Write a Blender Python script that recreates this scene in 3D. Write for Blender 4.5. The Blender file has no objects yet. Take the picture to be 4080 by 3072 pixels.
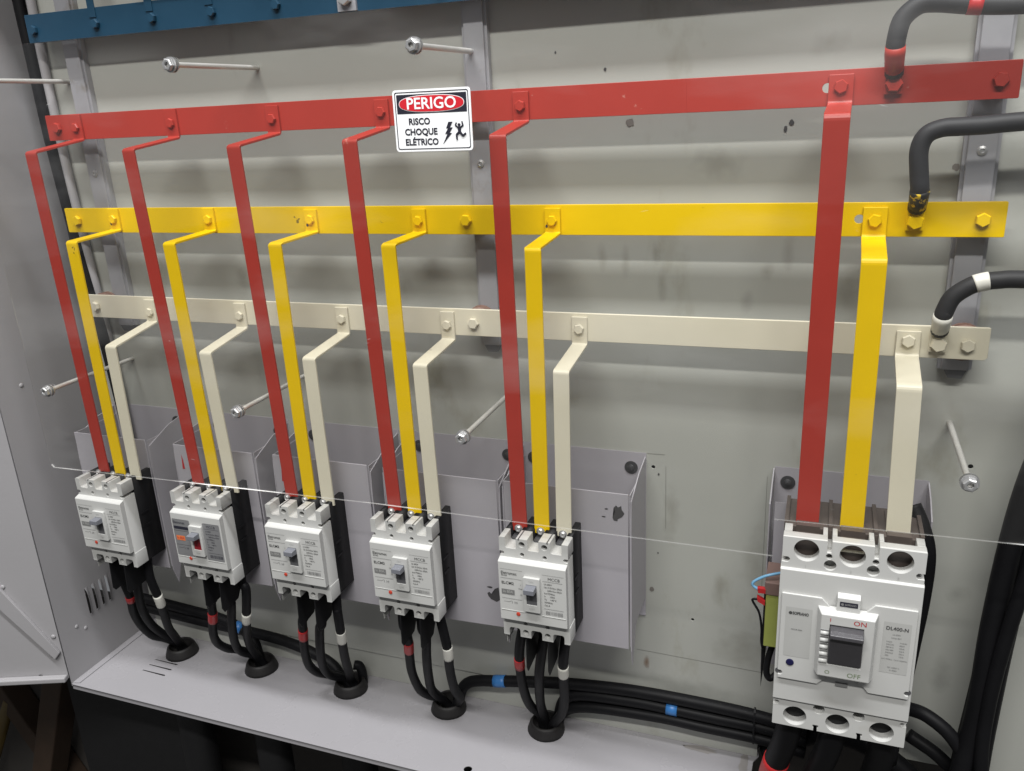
import bpy, bmesh, math, random
from mathutils import Vector, Matrix

# ------------------------------------------------------------------ camera, world, lamps
scene = bpy.context.scene
col = scene.collection
random.seed(7)

cam_d = bpy.data.cameras.new("Camera")
cam = bpy.data.objects.new("Camera", cam_d)
col.objects.link(cam)
scene.camera = cam
YAW, PITCH, ROLL = 0.36836, -0.32320, -0.05088
cy, sy = math.cos(YAW), math.sin(YAW)
cp, sp = math.cos(PITCH), math.sin(PITCH)
cr, sr = math.cos(ROLL), math.sin(ROLL)
fwd = Vector((-sy * cp, cy * cp, sp))
rgt = Vector((cy, sy, 0))
upv = rgt.cross(fwd)
r2 = rgt * cr + upv * sr
u2 = -rgt * sr + upv * cr
M = Matrix((r2, u2, -fwd)).transposed().to_4x4()
M.translation = Vector((1.1315, -0.9900, 0.2788))
cam.matrix_world = M
cam_d.sensor_width = 36.0
cam_d.lens = 3328.68 / 4080.0 * 36.0
cam_d.clip_start = 0.02
cam_d.clip_end = 100

world = bpy.data.worlds.new("World")
scene.world = world
world.use_nodes = True
bg = world.node_tree.nodes["Background"]
bg.inputs[0].default_value = (0.93, 0.96, 1.0, 1)
bg.inputs[1].default_value = 0.18


def area(name, loc, target, sx, sy_, power, color):
    d = bpy.data.lights.new(name, 'AREA')
    d.shape = 'RECTANGLE'
    d.size = sx
    d.size_y = sy_
    d.energy = power
    d.color = color
    o = bpy.data.objects.new(name, d)
    col.objects.link(o)
    v = (Vector(target) - Vector(loc)).normalized()
    zax = -v
    xax = Vector((1, 0, 0))
    yax = zax.cross(xax).normalized()
    xax = yax.cross(zax)
    m = Matrix((xax, yax, zax)).transposed().to_4x4()
    m.translation = Vector(loc)
    o.matrix_world = m
    return o


# two rows of fluorescent tubes under the ceiling, parallel to the cabinet
area("ceiling_tubes_second", (1.25, -2.70, 2.95), (0.8, 0, 0.1), 3.2, 0.14, 140, (1.0, 0.985, 0.95))
area("ceiling_tubes_first", (1.05, -1.12, 3.05), (0.8, 0, 0.1), 3.2, 0.24, 172, (0.985, 0.99, 1.0))

scene.view_settings.view_transform = 'Standard'
scene.view_settings.look = 'None'
scene.view_settings.exposure = 0.0
scene.view_settings.gamma = 1.0
scene.view_settings.use_curve_mapping = False
scene.render.engine = 'CYCLES'
scene.cycles.max_bounces = 7
scene.cycles.transparent_max_bounces = 10


# ------------------------------------------------------------------ materials
def mat(name, color, rough=0.5, metal=0.0, var=0.06, vscale=18.0, bump=0.0, bscale=120.0,
        stain=None, stain_scale=6.0, stain_lo=0.58, stain_hi=0.72, coat=0.0, spec=0.5, streak=None):
    m = bpy.data.materials.new(name)
    m.use_nodes = True
    nt = m.node_tree
    N, L = nt.nodes, nt.links
    p = N["Principled BSDF"]
    p.inputs["Roughness"].default_value = rough
    p.inputs["Metallic"].default_value = metal
    p.inputs["Coat Weight"].default_value = coat
    p.inputs["Specular IOR Level"].default_value = spec
    tc = N.new("ShaderNodeTexCoord")
    nz = N.new("ShaderNodeTexNoise")
    nz.inputs["Scale"].default_value = vscale
    nz.inputs["Detail"].default_value = 5
    nz.inputs["Roughness"].default_value = 0.6
    L.new(tc.outputs["Object"], nz.inputs["Vector"])
    mix = N.new("ShaderNodeMix")
    mix.data_type = 'RGBA'
    src = tc.outputs["Object"]
    if streak:
        mpn = N.new("ShaderNodeMapping")
        mpn.inputs["Scale"].default_value = streak
        L.new(src, mpn.inputs[0])
        src = mpn.outputs[0]
    a = [max(0, c * (1 - var)) for c in color]
    b = [min(1, c * (1 + var)) for c in color]
    mix.inputs[6].default_value = (*a, 1)
    mix.inputs[7].default_value = (*b, 1)
    L.new(nz.outputs["Fac"], mix.inputs[0])
    out = mix.outputs[2]
    if stain:
        n2 = N.new("ShaderNodeTexNoise")
        n2.inputs["Scale"].default_value = stain_scale
        n2.inputs["Detail"].default_value = 6
        n2.inputs["Roughness"].default_value = 0.62
        L.new(src, n2.inputs["Vector"])
        rp = N.new("ShaderNodeValToRGB")
        rp.color_ramp.elements[0].position = stain_lo
        rp.color_ramp.elements[1].position = stain_hi
        L.new(n2.outputs["Fac"], rp.inputs[0])
        m2 = N.new("ShaderNodeMix")
        m2.data_type = 'RGBA'
        L.new(rp.outputs[0], m2.inputs[0])
        L.new(out, m2.inputs[6])
        m2.inputs[7].default_value = (*stain, 1)
        out = m2.outputs[2]
    L.new(out, p.inputs["Base Color"])
    # roughness variation
    mr = N.new("ShaderNodeMapRange")
    mr.inputs[3].default_value = max(0.02, rough - 0.08)
    mr.inputs[4].default_value = min(1, rough + 0.08)
    L.new(nz.outputs["Fac"], mr.inputs[0])
    L.new(mr.outputs[0], p.inputs["Roughness"])
    if bump:
        n3 = N.new("ShaderNodeTexNoise")
        n3.inputs["Scale"].default_value = bscale
        n3.inputs["Detail"].default_value = 3
        L.new(tc.outputs["Object"], n3.inputs["Vector"])
        bp = N.new("ShaderNodeBump")
        bp.inputs["Strength"].default_value = bump
        bp.inputs["Distance"].default_value = 0.001
        L.new(n3.outputs["Fac"], bp.inputs["Height"])
        L.new(bp.outputs[0], p.inputs["Normal"])
    return m


def mat_smudge(name, color, strength):
    """a smudge that fades out towards the rim of its mesh"""
    m = bpy.data.materials.new(name)
    m.use_nodes = True
    nt = m.node_tree
    N, L = nt.nodes, nt.links
    p = N["Principled BSDF"]
    p.inputs["Base Color"].default_value = (*color, 1)
    p.inputs["Roughness"].default_value = 0.6
    tc = N.new("ShaderNodeTexCoord")
    sb = N.new("ShaderNodeVectorMath")
    sb.operation = 'MULTIPLY_ADD'
    sb.inputs[1].default_value = (2, 0, 2)
    sb.inputs[2].default_value = (-1, 0, -1)
    L.new(tc.outputs["Generated"], sb.inputs[0])
    ln = N.new("ShaderNodeVectorMath")
    ln.operation = 'LENGTH'
    L.new(sb.outputs[0], ln.inputs[0])
    nz = N.new("ShaderNodeTexNoise")
    nz.inputs["Scale"].default_value = 55
    nz.inputs["Detail"].default_value = 6
    L.new(tc.outputs["Object"], nz.inputs["Vector"])
    ad = N.new("ShaderNodeMath")
    ad.operation = 'MULTIPLY_ADD'
    ad.inputs[1].default_value = 1.1
    L.new(nz.outputs["Fac"], ad.inputs[0])
    L.new(ln.outputs["Value"], ad.inputs[2])
    mr = N.new("ShaderNodeMapRange")
    mr.inputs[1].default_value = 0.55
    mr.inputs[2].default_value = 1.25
    mr.inputs[3].default_value = strength
    mr.inputs[4].default_value = 0.0
    L.new(ad.outputs[0], mr.inputs[0])
    L.new(mr.outputs[0], p.inputs["Alpha"])
    return m


def mat_clear(name, tint, haze, gloss_rough=0.03):
    m = bpy.data.materials.new(name)
    m.use_nodes = True
    nt = m.node_tree
    N, L = nt.nodes, nt.links
    N.remove(N["Principled BSDF"])
    o = N["Material Output"]
    tr = N.new("ShaderNodeBsdfTransparent")
    tr.inputs[0].default_value = (*tint, 1)
    gl = N.new("ShaderNodeBsdfGlossy")
    gl.inputs["Roughness"].default_value = gloss_rough
    gl.inputs[0].default_value = (1, 1, 1, 1)
    lwt = N.new("ShaderNodeLayerWeight")
    lwt.inputs[0].default_value = 0.5
    pw = N.new("ShaderNodeMath")
    pw.operation = 'POWER'
    pw.inputs[1].default_value = 5.0
    L.new(lwt.outputs["Facing"], pw.inputs[0])
    ma = N.new("ShaderNodeMath")
    ma.operation = 'MULTIPLY_ADD'
    ma.inputs[1].default_value = 0.9
    ma.inputs[2].default_value = 0.035
    L.new(pw.outputs[0], ma.inputs[0])
    m1 = N.new("ShaderNodeMixShader")
    L.new(ma.outputs[0], m1.inputs[0])
    L.new(tr.outputs[0], m1.inputs[1])
    L.new(gl.outputs[0], m1.inputs[2])
    df = N.new("ShaderNodeBsdfDiffuse")
    df.inputs[0].default_value = (0.8, 0.8, 0.8, 1)
    tc = N.new("ShaderNodeTexCoord")
    mp = N.new("ShaderNodeMapping")
    mp.inputs["Scale"].default_value = (1.5, 1.5, 5.0)
    nz = N.new("ShaderNodeTexNoise")
    nz.inputs["Scale"].default_value = 2.2
    nz.inputs["Detail"].default_value = 5
    L.new(tc.outputs["Object"], mp.inputs[0])
    L.new(mp.outputs[0], nz.inputs["Vector"])
    mr = N.new("ShaderNodeMapRange")
    mr.inputs[1].default_value = 0.52
    mr.inputs[2].default_value = 0.80
    mr.inputs[3].default_value = haze * 0.4
    mr.inputs[4].default_value = haze * 8.0  # patchy diffuse white: slight haze plus painted milky reflections
    L.new(nz.outputs["Fac"], mr.inputs[0])
    m2 = N.new("ShaderNodeMixShader")
    L.new(mr.outputs[0], m2.inputs[0])
    L.new(m1.outputs[0], m2.inputs[1])
    L.new(df.outputs[0], m2.inputs[2])
    L.new(m2.outputs[0], o.inputs[0])
    return m


MT = {
    'plate': mat("plate_paint", (0.383, 0.388, 0.356), 0.36, var=0.05, vscale=5, bump=0.05, bscale=260,
                 stain=(0.235, 0.225, 0.165), stain_scale=5.5, stain_lo=0.60, stain_hi=0.80, streak=(1.6, 1.0, 0.8)),
    'cab': mat("cabinet_paint", (0.31, 0.302, 0.31), 0.42, var=0.05, vscale=6, stain=(0.24, 0.232, 0.235), stain_scale=9, stain_lo=0.62, stain_hi=0.9, bump=0.10, bscale=180),
    'base': mat("base_paint", (0.298, 0.290, 0.304), 0.27, var=0.03, vscale=9, bump=0.05, bscale=160,
                stain=(0.31, 0.29, 0.27), stain_scale=7, stain_lo=0.66, stain_hi=0.80),
    'bracket': mat("bracket_paint", (0.36, 0.345, 0.372), 0.45, var=0.05, vscale=14, bump=0.06, bscale=200),
    'rail': mat("galvanised_rail", (0.36, 0.36, 0.38), 0.42, metal=0.35, var=0.12, vscale=26, bump=0.05,
                stain=(0.22, 0.19, 0.15), stain_scale=20, stain_lo=0.60, stain_hi=0.78),
    'red': mat("red_enamel", (0.355, 0.031, 0.020), 0.40, spec=0.5, var=0.11, vscale=10, stain=(0.46, 0.16, 0.13), stain_scale=42, stain_lo=0.70, stain_hi=0.725, bump=0.08, bscale=70),
    'yellow': mat("yellow_enamel", (0.74, 0.49, 0.0), 0.38, spec=0.3, var=0.09, vscale=10, stain=(0.22, 0.15, 0.01), stain_scale=46, stain_lo=0.715, stain_hi=0.73, bump=0.08, bscale=70),
    'cream': mat("cream_enamel", (0.64, 0.60, 0.475), 0.38, spec=0.4, var=0.07, vscale=10, stain=(0.36, 0.33, 0.26), stain_scale=44, stain_lo=0.70, stain_hi=0.73, bump=0.08, bscale=70),
    'blue': mat("blue_enamel", (0.009, 0.044, 0.082), 0.42, var=0.2, vscale=14, bump=0.1, bscale=60),
    'white': mat("white_plastic", (0.475, 0.475, 0.460), 0.42, var=0.03, vscale=24, stain=(0.37, 0.355, 0.32), stain_scale=20, stain_lo=0.60, stain_hi=0.95, bump=0.03, bscale=500),
    'whitelb': mat("label_paper", (0.40, 0.40, 0.385), 0.5, var=0.03, vscale=60),
    'black': mat("black_plastic", (0.007, 0.007, 0.008), 0.5, spec=0.25, var=0.15, vscale=40, bump=0.05, bscale=400),
    'rubber': mat("black_rubber", (0.006, 0.006, 0.007), 0.52, spec=0.17, var=0.25, vscale=40, bump=0.12, bscale=90),
    'cablegrey': mat("faded_rubber", (0.022, 0.022, 0.024), 0.55, spec=0.3, var=0.25, vscale=30, bump=0.12, bscale=90),
    'grommet': mat("dusty_rubber", (0.014, 0.013, 0.013), 0.55, spec=0.35, var=0.3, vscale=60, bump=0.2, bscale=150),
    'darkbase': mat("dusty_brown_plastic", (0.085, 0.068, 0.060), 0.55, var=0.25, vscale=60, bump=0.06, bscale=200),
    'zinc': mat("zinc_steel", (0.50, 0.50, 0.50), 0.34, metal=0.70, var=0.2, vscale=60, bump=0.06, bscale=300),
    'thread': mat("threaded_steel", (0.62, 0.61, 0.58), 0.40, metal=0.45, var=0.12, vscale=90, bump=0.35, bscale=500),
    'darksteel': mat("dark_washer_steel", (0.10, 0.10, 0.105), 0.38, metal=0.7, var=0.2, vscale=60),
    'print': mat("grey_print", (0.055, 0.055, 0.055), 0.5, var=0.1, vscale=200),
    'printl': mat("light_grey_print", (0.17, 0.17, 0.17), 0.5, var=0.1, vscale=200),
    'ink': mat("black_ink", (0.018, 0.018, 0.030), 0.45, var=0.1, vscale=100),
    'gprint': mat("rating_grey", (0.17, 0.17, 0.167), 0.5, var=0.05, vscale=100),
    'silver': mat("silver_sticker", (0.22, 0.22, 0.225), 0.4, metal=0.2, var=0.06, vscale=60),
    'orange': mat("orange_print", (0.66, 0.17, 0.055), 0.5, var=0.1, vscale=200),
    'redprint': mat("red_print", (0.42, 0.03, 0.035), 0.5, var=0.05, vscale=100),
    'signred': mat("sign_red", (0.58, 0.018, 0.030), 0.4, var=0.03, vscale=30),
    'signwhite': mat("sign_white", (0.88, 0.89, 0.90), 0.4, var=0.01, vscale=30),
    'greenprint': mat("green_print", (0.16, 0.21, 0.12), 0.5, var=0.1, vscale=100),
    'toggle': mat("grey_toggle", (0.15, 0.155, 0.175), 0.42, var=0.04, vscale=60),
    'dtoggle': mat("dark_toggle", (0.055, 0.053, 0.058), 0.42, var=0.15, vscale=120, bump=0.08, bscale=600),
    'slot': mat("slot_grey", (0.085, 0.085, 0.09), 0.4, var=0.1, vscale=50),
    'redflag': mat("red_flag", (0.22, 0.012, 0.020), 0.35, var=0.1, vscale=80),
    'button': mat("red_button", (0.50, 0.055, 0.030), 0.4, var=0.05, vscale=80),
    'navy': mat("navy_button", (0.010, 0.010, 0.055), 0.35, var=0.1, vscale=80),
    'tape_red': mat("red_tape", (0.42, 0.020, 0.022), 0.4, var=0.1, vscale=120, bump=0.1),
    'tape_white': mat("white_tape", (0.66, 0.65, 0.59), 0.42, var=0.08, vscale=120, bump=0.1),
    'tape_blue': mat("blue_tape", (0.035, 0.16, 0.42), 0.4, var=0.1, vscale=120, bump=0.1),
    'olive': mat("olive_cover", (0.28, 0.31, 0.075), 0.4, var=0.12, vscale=70, bump=0.05),
    'brown': mat("brown_terminal", (0.17, 0.11, 0.095), 0.5, var=0.15, vscale=80),
    'insul': mat("brown_insulator", (0.16, 0.085, 0.06), 0.5, var=0.2, vscale=60),
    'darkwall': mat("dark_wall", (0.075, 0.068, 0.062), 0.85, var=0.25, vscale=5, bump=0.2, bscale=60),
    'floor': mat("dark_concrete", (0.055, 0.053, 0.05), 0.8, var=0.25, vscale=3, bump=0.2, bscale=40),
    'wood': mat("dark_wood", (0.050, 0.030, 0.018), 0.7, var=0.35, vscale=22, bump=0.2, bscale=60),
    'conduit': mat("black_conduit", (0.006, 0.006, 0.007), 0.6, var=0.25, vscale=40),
    'gold': mat("dull_gold", (0.14, 0.095, 0.025), 0.45, var=0.2, vscale=20),
    'hole': mat("deep_hole", (0.012, 0.012, 0.012), 0.9, var=0.1, vscale=50),
    'chip': mat("bare_primer", (0.055, 0.053, 0.055), 0.5, var=0.2, vscale=150),
    'pencil': mat("pencil_mark", (0.20, 0.20, 0.18), 0.6, var=0.2, vscale=200),
    'rust': mat("rust_mark", (0.27, 0.15, 0.08), 0.7, var=0.3, vscale=150),
    'smear': mat("brown_smear", (0.315, 0.300, 0.260), 0.5, var=0.1, vscale=80),
    'edge': mat_clear("cut_edge", (0.93, 0.94, 0.93), 0.42),
    'bluewire': mat("light_blue_wire", (0.16, 0.36, 0.55), 0.4, var=0.06, vscale=60),
    'smudge': mat_smudge("soft_brown_smudge", (0.21, 0.19, 0.13), 0.17),
    'smudger': mat_smudge("soft_rust_smudge", (0.24, 0.13, 0.07), 0.55),
    'smudgeg': mat_smudge("soft_grey_smudge", (0.18, 0.18, 0.16), 0.16),
    'yrub': mat("yellow_splashed_rubber", (0.012, 0.012, 0.010), 0.5, var=0.2, vscale=60, stain=(0.62, 0.42, 0.01), stain_scale=120, stain_lo=0.585, stain_hi=0.605),
    'plug': mat("dirty_plug", (0.17, 0.155, 0.14), 0.6, var=0.25, vscale=200),
    'dirt': mat("dirty_base_paint", (0.225, 0.212, 0.205), 0.6, var=0.25, vscale=60),
    'clear': mat_clear("clear_polycarbonate", (0.99, 0.99, 0.985), 0.008),
    'smoke': mat_clear("thin_barrier_film", (0.80, 0.80, 0.80), 0.10, 0.15),
}


# ------------------------------------------------------------------ helpers
def tag(o, label=None, cat=None, group=None, kind=None):
    if label:
        o["label"] = label
    if cat:
        o["category"] = cat
    if group:
        o["group"] = group
    if kind:
        o["kind"] = kind
    return o


def link(name, me, m, parent=None):
    o = bpy.data.objects.new(name, me)
    col.objects.link(o)
    if m is not None:
        mm = MT[m] if isinstance(m, str) else m
        if len(me.materials) == 0:
            me.materials.append(mm)
    if parent is not None:
        o.parent = parent
    return o


def empty(name, loc=(0, 0, 0)):
    o = bpy.data.objects.new(name, None)
    o.empty_display_size = 0.02
    col.objects.link(o)
    o.location = loc
    return o


def bm_obj(name, bm, m, parent=None, smooth=False, bevel=0.0, seg=2):
    bmesh.ops.recalc_face_normals(bm, faces=bm.faces)
    me = bpy.data.meshes.new(name)
    bm.to_mesh(me)
    bm.free()
    if smooth:
        for p in me.polygons:
            p.use_smooth = True
    o = link(name, me, m, parent)
    if bevel:
        md = o.modifiers.new("Bevel", 'BEVEL')
        md.width = bevel
        md.segments = seg
        md.limit_method = 'ANGLE'
        md.angle_limit = math.radians(40)
    return o


def add_box(bm, x0, x1, y0, y1, z0, z1):
    v = [bm.verts.new((x, y, z)) for x in (x0, x1) for y in (y0, y1) for z in (z0, z1)]
    for f in ((0, 1, 3, 2), (4, 6, 7, 5), (0, 4, 5, 1), (2, 3, 7, 6), (0, 2, 6, 4), (1, 5, 7, 3)):
        bm.faces.new([v[i] for i in f])


def box(name, x0, x1, y0, y1, z0, z1, m, parent=None, bevel=0.0):
    bm = bmesh.new()
    add_box(bm, x0, x1, y0, y1, z0, z1)
    return bm_obj(name, bm, m, parent, bevel=bevel)


def prism(bm, pts, axis, a, b):
    """pts polygon in the two other axes (x: (y,z); y: (x,z); z: (x,y))"""
    def mk(p, t):
        if axis == 'x':
            return (t, p[0], p[1])
        if axis == 'y':
            return (p[0], t, p[1])
        return (p[0], p[1], t)
    va = [bm.verts.new(mk(p, a)) for p in pts]
    vb = [bm.verts.new(mk(p, b)) for p in pts]
    bm.faces.new(va)
    bm.faces.new(list(reversed(vb)))
    n = len(pts)
    for i in range(n):
        bm.faces.new((va[i], vb[i], vb[(i + 1) % n], va[(i + 1) % n]))


def circ(cx, cz, r, n=20, ph=0.0):
    return [(cx + r * math.cos(ph + 2 * math.pi * i / n), cz + r * math.sin(ph + 2 * math.pi * i / n)) for i in range(n)]


def curve_mesh(outlines, half):
    cu = bpy.data.curves.new("tmp", 'CURVE')
    cu.dimensions = '2D'
    cu.fill_mode = 'BOTH'
    cu.extrude = half
    for pts in outlines:
        s = cu.splines.new('POLY')
        s.points.add(len(pts) - 1)
        for i, p in enumerate(pts):
            s.points[i].co = (p[0], p[1], 0, 1)
        s.use_cyclic_u = True
    o = bpy.data.objects.new("tmp", cu)
    me = bpy.data.meshes.new_from_object(o)
    bpy.data.objects.remove(o)
    bpy.data.curves.remove(cu)
    return me


def plate(name, outline, holes, y0, y1, m, parent=None, bevel=0.0, plane='xz', smooth=False):
    """flat plate with real holes; outline in (x,z) extruded y0..y1, or (x,y) extruded z"""
    me = curve_mesh([outline] + list(holes), 0.5)
    bm = bmesh.new()
    bm.from_mesh(me)
    bpy.data.meshes.remove(me)
    bmesh.ops.remove_doubles(bm, verts=bm.verts, dist=1e-6)
    for v in bm.verts:
        t = y0 + (y1 - y0) * (v.co.z + 0.5)
        if plane == 'xz':
            v.co = Vector((v.co.x, t, v.co.y))
        elif plane == 'yz':
            v.co = Vector((t, v.co.x, v.co.y))
        else:
            v.co = Vector((v.co.x, v.co.y, t))
    return bm_obj(name, bm, m, parent, bevel=bevel)


def catmull(pts, n=6):
    P = [Vector(p) for p in pts]
    P = [P[0] * 2 - P[1]] + P + [P[-1] * 2 - P[-2]]
    out = []
    for i in range(1, len(P) - 2):
        for k in range(n):
            t = k / n
            a, b, c, d = P[i - 1], P[i], P[i + 1], P[i + 2]
            out.append(0.5 * ((2 * b) + (c - a) * t + (2 * a - 5 * b + 4 * c - d) * t * t + (3 * b - a - 3 * c + d) * t ** 3))
    out.append(P[-2])
    return out


def add_tube(bm, path, r, n=12, caps=True):
    path = [Vector(p) for p in path]
    rr = r if isinstance(r, (list, tuple)) else [r] * len(path)
    t0 = (path[1] - path[0]).normalized()
    nrm = t0.orthogonal().normalized()
    rings = []
    for i, p in enumerate(path):
        if i == 0:
            t = t0
        elif i == len(path) - 1:
            t = (path[i] - path[i - 1]).normalized()
        else:
            t = (path[i + 1] - path[i - 1]).normalized()
        nrm = (nrm - t * nrm.dot(t)).normalized()
        bn = t.cross(nrm)
        rings.append([bm.verts.new(p + (nrm * math.cos(2 * math.pi * k / n) + bn * math.sin(2 * math.pi * k / n)) * rr[i]) for k in range(n)])
    for a, b in zip(rings, rings[1:]):
        for k in range(n):
            bm.faces.new((a[k], a[(k + 1) % n], b[(k + 1) % n], b[k]))
    if caps:
        bm.faces.new(list(reversed(rings[0])))
        bm.faces.new(rings[-1])


def tube(name, pts, r, m, parent=None, n=12, smooth_path=True):
    bm = bmesh.new()
    add_tube(bm, catmull(pts) if smooth_path else pts, r, n)
    o = bm_obj(name, bm, m, parent, smooth=True)
    return o


def lathe(bm, profile, origin, axis='y', n=24, ph=0.0):
    """profile (radius, along) revolved; axis y points to -Y (towards viewer), axis z up"""
    rings = []
    ox, oy, oz = origin
    for r, a in profile:
        ring = []
        for k in range(n):
            t = ph + 2 * math.pi * k / n
            if axis == 'y':
                ring.append(bm.verts.new((ox + r * math.cos(t), oy - a, oz + r * math.sin(t))))
            else:
                ring.append(bm.verts.new((ox + r * math.cos(t), oy + r * math.sin(t), oz + a)))
        rings.append(ring)
    for a, b in zip(rings, rings[1:]):
        for k in range(n):
            bm.faces.new((a[k], a[(k + 1) % n], b[(k + 1) % n], b[k]))
    if profile[0][0] > 1e-5:
        bm.faces.new(rings[0])
    if profile[-1][0] > 1e-5:
        bm.faces.new(rings[-1])


HEX = {}


def hex_bolt(parent, x, y, z, m, r=0.0075, h=0.0052, washer=False, name="bolt"):
    key = (m, r, h, washer)
    if key not in HEX:
        bm = bmesh.new()
        if washer:
            lathe(bm, [(r * 1.22, -0.0005), (r * 1.22, 0.0010), (r * 0.9, 0.0012)], (0, 0, 0), n=20)
        lathe(bm, [(r, 0.0008), (r, h * 0.72), (r * 0.86, h)], (0, 0, 0), n=6, ph=0.0)
        bmesh.ops.recalc_face_normals(bm, faces=bm.faces)
        me = bpy.data.meshes.new("bolt")
        bm.to_mesh(me)
        bm.free()
        me.materials.append(MT[m])
        HEX[key] = me
    o = bpy.data.objects.new(name, HEX[key])
    col.objects.link(o)
    o.location = (x, y, z)
    o.rotation_euler = (0, random.uniform(0, 1.0), 0)
    if parent:
        o.parent = parent
    return o


def text_me(items):
    """items: (string, size, x, z, align, sx, offset)"""
    bm = bmesh.new()
    for s, size, x, z, al, sx, off in items:
        cu = bpy.data.curves.new("t", 'FONT')
        cu.body = s
        cu.size = size
        cu.align_x = al
        cu.align_y = 'CENTER'
        cu.offset = off
        cu.resolution_u = 3
        o = bpy.data.objects.new("t", cu)
        me = bpy.data.meshes.new_from_object(o)
        bpy.data.objects.remove(o)
        bpy.data.curves.remove(cu)
        for v in me.vertices:
            v.co = Vector((x + v.co.x * sx, 0, z + v.co.y))
        bm.from_mesh(me)
        bpy.data.meshes.remove(me)
    return bm


def text(name, items, y, m, parent):
    bm = text_me(items)
    for v in bm.verts:
        v.co.y = y
    return bm_obj(name, bm, m, parent)


def rrect(x0, x1, z0, z1, r, n=5):
    out = []
    for cx, cz, a in ((x1 - r, z1 - r, 0), (x0 + r, z1 - r, 90), (x0 + r, z0 + r, 180), (x1 - r, z0 + r, 270)):
        for k in range(n + 1):
            t = math.radians(a + 90 * k / n)
            out.append((cx + r * math.cos(t), cz + r * math.sin(t)))
    return out


def blob(cx, cz, rx, rz, seed, n=18, j=0.22):
    rnd = random.Random(seed)
    return [(cx + rx * math.cos(2 * math.pi * i / n) * rnd.uniform(1 - j, 1 + j), cz + rz * math.sin(2 * math.pi * i / n) * rnd.uniform(1 - j, 1 + j)) for i in range(n)]


def flat(name, pts, y, m, parent):
    bm = bmesh.new()
    f = bm.faces.new([bm.verts.new((p[0], y, p[1])) for p in pts])
    bmesh.ops.triangulate(bm, faces=[f])
    return bm_obj(name, bm, m, parent)


# ------------------------------------------------------------------ cabinet (setting)
ZB = -0.605      # top of the base plate
YF = -0.162      # cabinet front edge
XL = -0.006      # inner face of left side

mp = plate("mounting_plate", [(0.028, -0.555), (1.55, -0.555), (1.55, 0.70), (0.028, 0.70)],
           [circ(0.995, -0.3956, 0.0022, 10), circ(0.9401, -0.1749, 0.0026, 10),
            circ(1.302, -0.135, 0.0030, 10)], 0.0, 0.002, 'plate')
tag(mp, kind='structure')
box("plate_foot", 0.028, 1.088, 0.0028, 0.0044, ZB + 0.0004, -0.5530, 'plate', mp)
box("plate_return", 0.0275, 0.0293, 0.0022, 0.030, -0.555, 0.70, 'plate', mp)
for pts in ([(0.9565, -0.172), (0.9571, -0.262)], [(0.932, -0.1565), (0.955, -0.1560)], [(0.918, -0.4586), (1.105, -0.4611)],
            [(1.0822, -0.172), (1.0825, -0.338)]):
    (xa, za), (xb, zb) = pts
    dx, dz = xb - xa, zb - za
    l = math.hypot(dx, dz)
    nx, nz_ = -dz / l * 0.00032, dx / l * 0.00032
    flat("pencil_line", [(xa + nx, za + nz_), (xb + nx, zb + nz_), (xb - nx, zb - nz_), (xa - nx, za - nz_)], -0.0003, 'pencil', mp)
for i, (x, z, a, b, m) in enumerate([(1.2515, 0.1966, .0036, .0036, 'plug'), (0.911, 0.2536, .0046, .0046, 'plug'), (1.0816, 0.2404, .0018, .0034, 'chip'), (1.0877, 0.2467, .0025, .003, 'chip'),
                                     (0.8825, 0.3124, .0016, .0022, 'chip'), (0.824, 0.3341, .0012, .0015, 'chip'), (0.9393, -0.3573, .0032, .0038, 'plug'),
                                     (0.9472, -0.1844, .0012, .0018, 'chip'), (0.9472, -0.30, .0010, .0012, 'chip')]):
    flat("paint_mark", blob(x, z, a, b, i + 3), -0.0004 - 0.00002 * i, m, mp)

for i, (x, z, a, b, m) in enumerate([(0.949, 0.066, .010, .036, 'smudge'), (0.9415, 0.104, .010, .024, 'smudge'), (0.876, 0.100, .010, .030, 'smudge'), (0.905, 0.095, .009, .034, 'smudge'),
                                     (1.049, 0.0495, .013, .024, 'smudgeg'), (1.092, 0.105, .012, .034, 'smudge'), (1.070, 0.085, .012, .020, 'smudge'), (1.029, -0.340, .016, .040, 'smudge'),
                                     (1.306, -0.300, .022, .020, 'smudgeg'), (1.120, 0.325, .030, .022, 'smudge'), (1.075, -0.30, .030, .090, 'smudge'), (1.06, -0.43, .060, .050, 'smudge'),
                                     (0.965, -0.24, .018, .070, 'smudge'), (0.34, 0.060, .022, .026, 'smudge'), (0.985, -0.51, .10, .030, 'smudgeg'), (1.01, 0.205, .05, .03, 'smudge'),
                                     (1.16, 0.06, .03, .03, 'smudge'), (1.30, -0.42, .02, .05, 'smudgeg'), (0.60, 0.05, .03, .03, 'smudge'), (0.9328, -0.4765, .007, .020, 'smudger')]):
    flat("wall_smudge", [(x + a * p[0], z + b * p[1]) for p in circ(0, 0, 1, 16)], -0.00022 - 0.00001 * i, m, mp)

bw = box("cabinet_back_wall", XL, 1.6, 0.070, 0.072, ZB, 0.73, 'cab')
tag(bw, kind='structure')

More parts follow.
